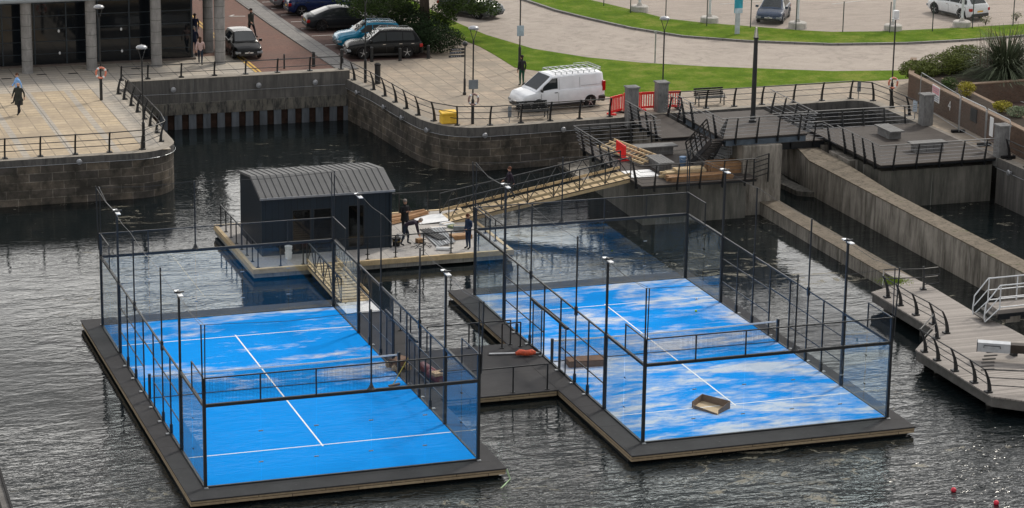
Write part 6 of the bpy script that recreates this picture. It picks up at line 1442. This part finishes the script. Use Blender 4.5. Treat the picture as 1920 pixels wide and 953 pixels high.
# ================================================================== PEOPLE
def person(label, loc, face, top_m, leg_m, hair_m, pose='stand', hgt=1.75, coat=None, hair_long=False, bald=False, shoe=None, skinm=None, lean=0):
    """one continuous skinned body; `face` is the heading the figure looks to"""
    t = thing('person', label, 'person', tuple(loc)); k = hgt/1.75; V = Vector
    J = {'pel': V((0, 0, .96)), 'chest': V((0, 0, 1.27)), 'neck': V((0, .0, 1.47)), 'head': V((0, -.02, 1.58)), 'top': V((0, -.01, 1.70))}
    for s, c in ((-1, 'r'), (1, 'l')):
        J['hip'+c] = V((s*.095, 0, .90)); J['kn'+c] = V((s*.10, -.02, .50)); J['an'+c] = V((s*.10, .02, .09)); J['to'+c] = V((s*.12, -.15, .04))
        J['sh'+c] = V((s*.18, 0, 1.41)); J['el'+c] = V((s*.235, .03, 1.13)); J['wr'+c] = V((s*.23, -.05, .89)); J['ha'+c] = V((s*.225, -.07, .81))
    if pose == 'walk':
        J['knl'] = V((.1, -.18, .52)); J['anl'] = V((.1, -.30, .12)); J['tol'] = V((.11, -.46, .09)); J['knr'] = V((-.1, .08, .50)); J['anr'] = V((-.1, .32, .16)); J['tor'] = V((-.11, .20, .04))
        J['ell'] = V((.25, .12, 1.16)); J['wrl'] = V((.25, .16, .93)); J['hal'] = V((.25, .15, .85)); J['elr'] = V((-.25, -.08, 1.15)); J['wrr'] = V((-.24, -.24, .98)); J['har'] = V((-.23, -.31, .95))
    if pose == 'hands':       # both hands together at the chest
        J['ell'] = V((.26, -.02, 1.14)); J['wrl'] = V((.08, -.26, 1.2)); J['hal'] = V((.04, -.31, 1.22)); J['elr'] = V((-.26, -.02, 1.14)); J['wrr'] = V((-.08, -.26, 1.2)); J['har'] = V((-.03, -.31, 1.23))
    if pose == 'bend':
        f = lambda v, a: V((v.x, v.y*math.cos(a)-(v.z-.95)*math.sin(a), .95+(v.z-.95)*math.cos(a)-v.y*-math.sin(a)*0+v.y*math.sin(a)*0))
        for n_ in ('chest', 'neck', 'head', 'top', 'shl', 'shr'): J[n_] = f(J[n_], R(72 if n_ != 'chest' else 62))
        J['pel'] = V((0, .08, .93)); J['hipl'] = V((.095, .08, .88)); J['hipr'] = V((-.095, .08, .88))
        for s, c in ((-1, 'r'), (1, 'l')): J['el'+c] = V((s*.2, -.50, .80)); J['wr'+c] = V((s*.14, -.56, .55)); J['ha'+c] = V((s*.12, -.60, .47))
        J['knl'] = V((.14, -.08, .5)); J['anl'] = V((.16, -.05, .09)); J['tol'] = V((.18, -.22, .04)); J['knr'] = V((-.13, .10, .5)); J['anr'] = V((-.15, .25, .1)); J['tor'] = V((-.16, .08, .04))
    if pose == 'down':        # standing, looking at the hands
        J['ell'] = V((.25, .0, 1.15)); J['wrl'] = V((.16, -.22, 1.02)); J['hal'] = V((.12, -.29, 1.0)); J['head'] = V((0, -.06, 1.57)); J['top'] = V((0, -.08, 1.69))
    E_ = [('pel', 'chest', 'T', .135, .15), ('chest', 'neck', 'T', .15, .055), ('neck', 'head', 'H', .055, .088), ('head', 'top', 'H', .088, .07)]
    rad = {'pel': .13, 'chest': .145, 'neck': .055, 'head': .092, 'top': .068}
    for c in 'rl':
        E_ += [('pel', 'hip'+c, 'L', 0, 0), ('hip'+c, 'kn'+c, 'L', 0, 0), ('kn'+c, 'an'+c, 'L', 0, 0), ('an'+c, 'to'+c, 'S', 0, 0), ('chest', 'sh'+c, 'T', 0, 0), ('sh'+c, 'el'+c, 'T', 0, 0), ('el'+c, 'wr'+c, 'T', 0, 0), ('wr'+c, 'ha'+c, 'K', 0, 0)]
        rad.update({'hip'+c: .098, 'kn'+c: .066, 'an'+c: .046, 'to'+c: .036, 'sh'+c: .068, 'el'+c: .048, 'wr'+c: .034, 'ha'+c: .034})
    names = list(J); idx = {n_: i for i, n_ in enumerate(names)}
    me = bpy.data.meshes.new('b'); me.from_pydata([tuple(J[n_]*k) for n_ in names], [(idx[a], idx[b]) for a, b, *_ in E_], [])
    ob = bpy.data.objects.new('b', me); col.objects.link(ob); sk = ob.modifiers.new('s', 'SKIN'); ob.modifiers.new('u', 'SUBSURF').levels = 1
    for i, n_ in enumerate(names): r = rad[n_]*k; me.skin_vertices[0].data[i].radius = (r*(1.18 if n_ in ('chest', 'pel') else 1), r*(.82 if n_ in ('chest', 'pel') else 1))
    me.skin_vertices[0].data[idx['pel']].use_root = True
    dg = bpy.context.evaluated_depsgraph_get(); bm_me = bpy.data.meshes.new_from_object(ob.evaluated_get(dg)); bpy.data.objects.remove(ob)
    mats = {'T': top_m, 'H': skinm or skin_m, 'L': leg_m, 'S': shoe or rubber, 'K': skinm or skin_m}; keys = list(mats); bm_me.materials.clear()
    for q in keys: bm_me.materials.append(mats[q])
    bm = bmesh.new(); bm.from_mesh(bm_me)
    def dseg(p, a, b): ab = b-a; u = max(0, min(1, (p-a).dot(ab)/max(ab.length_squared, 1e-6))); return (p-(a+ab*u)).length
    for f in bm.faces:
        c = f.calc_center_median(); best = min(E_, key=lambda e: dseg(c, J[e[0]]*k, J[e[1]]*k)/(.15 if e[2] == 'T' and 'chest' in e[:2] else .1)); r = best[2]
        if best[:2] == ('neck', 'head') or best[:2] == ('head', 'top'): r = 'H'
        f.material_index = keys.index(r); f.smooth = True
    # nose, ears and separate fingers
    def addball(c, rr, mi):
        vs = bmesh.ops.create_uvsphere(bm, u_segments=8, v_segments=6, radius=1, matrix=Matrix.Translation(c) @ Matrix.Diagonal((rr[0], rr[1], rr[2], 1)))['verts']
        for v in vs:
            for f in v.link_faces: f.material_index = mi
    hm = (J['head']+J['top'])*k/2; fw = (V((0, -1, 0)) if pose != 'bend' else V((0, -.35, -.93)).normalized())
    addball(hm+fw*.1*k+V((0, 0, -.02)), (.014, .02, .022), 1)
    for s in (-1, 1): addball(hm+V((s*.088*k, 0, 0)), (.012, .022, .03), 1)
    for c in 'rl':
        w_ = J['wr'+c]*k; h_ = J['ha'+c]*k; d = (h_-w_).normalized(); sd_ = d.cross(V((0, 1, .1))).normalized()
        for i in range(4):
            a = h_+sd_*(i-1.5)*.019; ln = (.062, .072, .068, .052)[i]; b = a+d*ln*.6+V((0, -.006, 0)); e = b+(d+V((0, -.5, 0))).normalized()*ln*.5
            tmp = MB(); tmp.tube([a, b, e], [.0095, .009, .007], 5); i0 = [bm.verts.new(v) for v in tmp.v]
            for f in tmp.f:
                try: nf = bm.faces.new([i0[j] for j in f]); nf.material_index = 4; nf.smooth = True
                except Exception: pass
        a = w_.lerp(h_, .4); sgn = 1 if c == 'r' else -1; b = a+V((sgn*.03, -.03, 0))+d*.03; e = b+d*.035
        tmp = MB(); tmp.tube([a, b, e], [.013, .011, .008], 5); i0 = [bm.verts.new(v) for v in tmp.v]
        for f in tmp.f:
            try: nf = bm.faces.new([i0[j] for j in f]); nf.material_index = 4; nf.smooth = True
            except Exception: pass
    bm.to_mesh(bm_me); bm.free()
    body = bpy.data.objects.new('body', bm_me); col.objects.link(body); body.parent = t; body['_o'] = t['_o']
    def child(mb, nm, m_, smooth=True):
        me = bpy.data.meshes.new(nm); me.from_pydata([tuple(v) for v in mb.v], [], mb.f); me.materials.append(m_)
        if smooth: me.shade_smooth()
        o = bpy.data.objects.new(nm, me); col.objects.link(o); o.parent = t; o['_o'] = t['_o']; return o
    if not bald:
        mb = MB(); hc = hm-fw*.018*k+V((0, 0, .03*k)); mb.ball(hc, (.098*k, .10*k, .095*k), 12, 8)
        if hair_long: mb.ball(hc+V((0, .05, -.16)), (.085*k, .055*k, .17*k), 10, 7)
        child(mb, 'hair', hair_m)
    mb = MB()
    for s in (-1, 1): mb.ball(hm+fw*.088*k+V((s*.032*k, 0, .012)), (.010, .006, .007), 6, 4)
    child(mb, 'eyes', rubber)
    mb = MB(); mb.ball(hm+fw*.086*k+V((0, 0, -.05*k)), (.022, .008, .006), 6, 4); child(mb, 'mouth', simple('lip', (.30, .10, .09), .5) if 'lip' not in MATS else MATS['lip'])
    if coat:
        mb = MB(); n = 14; rings = [(1.40, .205, .125), (1.25, .20, .145), (1.0, .185, .14), (.8, .205, .165), (coat, .225, .19)]; vs = []
        for z, rx, ry in rings: vs += [(rx*k*math.cos(2*math.pi*i/n), ry*k*math.sin(2*math.pi*i/n), z*k) for i in range(n)]
        mb.add(vs, [(r*n+i, r*n+(i+1) % n, (r+1)*n+(i+1) % n, (r+1)*n+i) for r in range(len(rings)-1) for i in range(n)]); child(mb, 'coat', top_m)
    t.rotation_euler = (0, 0, face+math.pi/2); return t
def cloth(name, c): return simple(name, c, .85, 0, .25, 6)
blackc = cloth('black_cloth', (.022, .022, .025)); navyc = cloth('navy_cloth', (.012, .018, .04)); greenc = cloth('green_trousers', (.015, .07, .045)); bluec = cloth('light_blue_shirt', (.22, .42, .78)); pinkc = cloth('pink_jumper', (.50, .36, .34)); darkolive = cloth('dark_parka', (.035, .038, .034)); jeans = cloth('dark_jeans', (.02, .028, .045)); plumc = cloth('dark_plum_top', (.03, .022, .035)); bluework = cloth('blue_workwear', (.02, .035, .075))
hb = simple('brown_hair', (.06, .03, .018), .6); hg = simple('grey_hair', (.22, .19, .17), .6); hd = simple('dark_hair', (.02, .014, .012), .6); hr = simple('auburn_hair', (.09, .03, .015), .6)
def at(px, py, z=ZG): return G(px, py, z)
person('man in long dark coat striding across the left promenade', at(36, 216), R(-125), darkolive, blackc, hg, 'walk', 1.82, coat=.55, bald=True)
person('woman in light blue top and black trousers beside the man in dark coat', at(34, 195), R(-170), bluec, blackc, hb, 'walk', 1.72, hair_long=False)
person('woman in pale pink jumper with long brown hair walking away near the column', at(376, 122), R(75), pinkc, jeans, hb, 'walk', 1.68, hair_long=True)
person('man in navy jacket walking away at the corner of the glass building', at(364, 105), R(80), navyc, navyc, hg, 'walk', 1.8)
person('person in dark jacket partly hidden behind the rear stone column', at(366, 78), R(85), navyc, sign_grey, hd, 'stand', 1.75)
person('man in bulky dark jacket walking on the brick street', at(471, 71), R(-60), darkolive, blackc, hd, 'walk', 1.85, coat=.8)
person('person in black jacket and green trousers standing behind the white van', at(978, 161), R(100), blackc, greenc, hd, 'stand', 1.78)
person('worker in black coat with hands together beside the cabin', at(759, 442, PZ), R(-75), blackc, blackc, hg, 'hands', 1.78, coat=.75)
person('worker in dark clothes bending over tools on the pontoon', at(762, 460, PZ), R(-20), plumc, jeans, hg, 'bend', 1.8)
person('worker in dark blue clothes looking down at the right end of the pontoon', at(878, 467, PZ), R(-160), bluework, bluework, hr, 'down', 1.72)
gx_ = .62; person('person in dark top walking up the long gangway', at(955, 376, .95), R(175), plumc, blackc, hr, 'walk', 1.7)

# ================================================================== PLANTS
def leaves(mb, c, rad, n, size, hollow=.45, squash=1.0, seed=None, flat=0.0):
    for _ in range(n):
        while True:
            v = Vector((random.uniform(-1, 1), random.uniform(-1, 1), random.uniform(-1, 1)))
            if hollow < v.length < 1: break
        p = Vector(c)+Vector((v.x*rad[0], v.y*rad[1], v.z*rad[2])); s = size*random.uniform(.6, 1.3)
        a = Vector((random.gauss(0, 1), random.gauss(0, 1), random.gauss(0, .7))).normalized(); b = a.orthogonal().normalized(); b = (b+a.cross(b)*random.uniform(-1, 1)).normalized()
        mb.face([p-a*s, p-b*s*.45, p+a*s, p+b*s*.45])
def fin(mb, nm, m_, parent=None):
    me = bpy.data.meshes.new(nm); org = Vector(parent['_o']) if parent is not None else Vector((0, 0, 0)); me.from_pydata([tuple(Vector(v)-org) for v in mb.v], [], mb.f); me.materials.append(m_); o = bpy.data.objects.new(nm, me); col.objects.link(o)
    if parent is not None: o.parent = parent
    return o
def shrub(name, label, c, rad, m_, n=900, size=.07, stems=True, lobes=5):
    t = thing(name, label, 'shrub', (c[0], c[1], c[2]-rad[2])); mb = MB()
    leaves(mb, c, (rad[0]*.86, rad[1]*.86, rad[2]*.86), int(n*.55), size)
    for k in range(lobes):
        a = random.random()*6.28; e = random.uniform(.1, .8); q = (c[0]+rad[0]*.55*math.cos(a)*math.cos(e), c[1]+rad[1]*.55*math.sin(a)*math.cos(e), c[2]+rad[2]*.5*math.sin(e)); r = random.uniform(.4, .55); leaves(mb, q, (rad[0]*r, rad[1]*r, rad[2]*r), int(n*.45/lobes), size)
    fin(mb, 'foliage', m_, t); mb = MB()
    for k in range(5): mb.tube([(c[0], c[1], c[2]-rad[2]), (c[0]+random.uniform(-.4, .4)*rad[0], c[1]+random.uniform(-.4, .4)*rad[1], c[2]+rad[2]*.3)], [.03, .01], 5)
    mb.build('stem', bark, t); return t
# dark clipped hedge behind the parked cars, ending in a rounded bush
t = thing('hedge', 'long dark hedge behind the parked cars under the tree', 'hedge', (28.6, 74, ZG)); mb = MB()
hp = [(g_.x, g_.y) for g_ in (G(800, 80), G(760, 45), G(725, 20), G(700, 5))]
for k in range(15):
    y = 64.5+k*1.75; xw = 27.9+.14*k*0; leaves(mb, (28.0+random.uniform(-.15, .15), y, ZG+.95), (1.35, 1.3, 1.1+random.uniform(-.1, .15)), 1500, .085, .55)
fin(mb, 'foliage', leaf_dark, t)
shrub('rounded_bush', 'clipped rounded dark bush at the end of the hedge by the paving', (28.4, 63.4, ZG+.85), (1.75, 1.35, .98), leaf_dark, 5200, .06)
shrub('rounded_bush', 'dark bush between the black estate car and the tree trunk', (26.9, 64.9, ZG+.8), (1.1, 1.2, .95), leaf_dark, 3000, .07)
# tree
tp = G(797, 60); tx, ty = 28.8, 68.2
t = thing('tree', 'broad leafy tree whose trunk and lowest hanging branches show at the top', 'tree', (tx, ty, ZG))
mb = MB(); mb.tube([(tx, ty, ZG), (tx+.05, ty, ZG+1.2), (tx-.05, ty, ZG+3), (tx, ty, ZG+5)], [.42, .33, .3, .26], 12)
brs = []
for k in range(16):
    a = k*2.4; L_ = random.uniform(2.6, 4.6); z0 = ZG+2.8+k*.16; q = [(tx, ty, z0), (tx+math.cos(a)*L_*.45, ty+math.sin(a)*L_*.45, z0+1.2), (tx+math.cos(a)*L_, ty+math.sin(a)*L_, z0+1.2+random.uniform(-.3, 1.2))]; mb.tube(q, [.13, .08, .03], 6); brs.append(q[-1])
    brs.append(q[1])
mb.build('trunk', bark, t)
mb = MB()
for q in brs: leaves(mb, q, (1.3, 1.3, .9), 750, .10, .1)
for k in range(26):
    a = random.random()*6.28; r = random.uniform(.5, 4.3); leaves(mb, (tx+math.cos(a)*r, ty+math.sin(a)*r, ZG+random.uniform(4.6, 8.5)), (1.4, 1.4, 1.1), 650, .11, .1)
# hanging sprays where the photograph shows them
for (px, py, w_, h_, n) in ((700, 5, 1.3, .6, 900), (735, 14, 1.2, .7, 900), (760, 2, .8, .8, 700), (655, -4, 1.0, .5, 600), (680, 20, .9, .5, 600), (766, 20, .35, .5, 260), (825, 22, .55, .8, 560), (842, 34, .45, .6, 420), (835, 50, .2, .5, 150), (850, 10, .6, .6, 450), (872, 6, .9, .5, 800), (905, 6, .8, .5, 700), (925, 16, .45, .45, 330), (893, 16, .6, .4, 400), (823, 38, .3, .5, 200)):
    d = RX*((px-960)/CAM_F) - UX*((py-476.5)/CAM_F) + FX; y_ = 67.5 if px > 780 else 69.5; c = CAM_C+d*((y_-CAM_C.y)/d.y); leaves(mb, c, (w_*1.15, w_*1.4, h_), n, .085, 0)
fin(mb, 'crown', leaf_tree, t)
# planting in the brick planter
shrub('spreading_shrub', 'low spreading green shrub filling the planter corner', (51.3, 45.6, 3.3), (1.5, 1.2, .6), leaf_bush, 3600, .07)
shrub('spreading_shrub', 'broad yellow green shrub beside the flax clump', (53.1, 46.0, 3.5), (1.9, 1.3, .75), leaf_bush, 5200, .07)
shrub('spreading_shrub', 'green shrub behind the flax clump near the road', (55.0, 47.0, 3.6), (1.8, 1.2, .85), leaf_bush, 3800, .07)
q = G(1781, 163, 3.4); shrub('round_shrub', 'small round dark green shrub on the planter top', (q.x, q.y, 3.55), (.55, .55, .48), leaf_round, 1500, .05)
q = G(1812, 172, 3.4); shrub('golden_shrub', 'yellow leaved shrub beside the small round green shrub', (q.x, q.y, 3.55), (.55, .5, .5), leaf_yellow, 900, .06)
q = G(1880, 203, 3.35); shrub('golden_shrub', 'yellow leaved shrub further right along the planter', (q.x, q.y, 3.45), (.6, .5, .36), leaf_yellow, 900, .06)
q = G(1908, 213, 3.3); shrub('grey_shrub', 'pale grey green low shrub at the right edge', (q.x, q.y, 3.4), (.75, .55, .35), leaf_grey, 1200, .055)
q = G(1884, 140, 3.1); t = thing('flax_clump', 'large clump of arching grey green blades with dry stalks', 'plant', tuple(q)); mb = MB()
for k in range(1100):
    a = random.random()*6.28; L_ = random.uniform(1.9, 3.7); e = random.uniform(.15, 1.25); r0 = random.uniform(0, .5); b0 = q+Vector((math.cos(a)*r0, math.sin(a)*r0*.8, 0)); dr = Vector((math.cos(a), math.sin(a), 0)); sd_ = Vector((-dr.y, dr.x, 0)); pts = []
    for i in range(6):
        f = i/5; out_ = L_*math.cos(e)*f*(.7+.3*f); up_ = L_*(math.sin(e)*f*1.25-.75*f*f*(1.25-math.sin(e)*.75)); pts.append(b0+dr*out_+Vector((0, 0, max(.02, up_))))
    for i in range(5):
        w0 = .05*(1-i/5.5); w1 = .05*(1-(i+1)/5.5); mb.face([pts[i]-sd_*w0, pts[i]+sd_*w0, pts[i+1]+sd_*w1, pts[i+1]-sd_*w1])
fin(mb, 'blades', leaf_blade, t); mb = MB()
for k in range(46):
    b0 = q+Vector((random.uniform(-1.9, 1.6), random.uniform(-.4, .8), .5)); mb.tube([b0, b0+Vector((random.uniform(-.15, .15), 0, 1.2)), b0+Vector((random.uniform(-.3, .3), 0, random.uniform(1.7, 2.5)))], [.012, .010, .006], 4)
mb.build('dry_stalks', twig, t)
for (px, py, nm) in ((1848, 47, 'small weed bush growing at the verge edge, top right'), (1905, 40, 'thin weedy shrub at the verge edge in the corner')):
    q = G(px, py, ZG+.1); shrub('weed', nm, (q.x, q.y, q.z+.35), (.5, .3, .35), leaf_bush, 160, .05)
for o in bpy.data.objects:
    if '_o' in o: del o['_o']
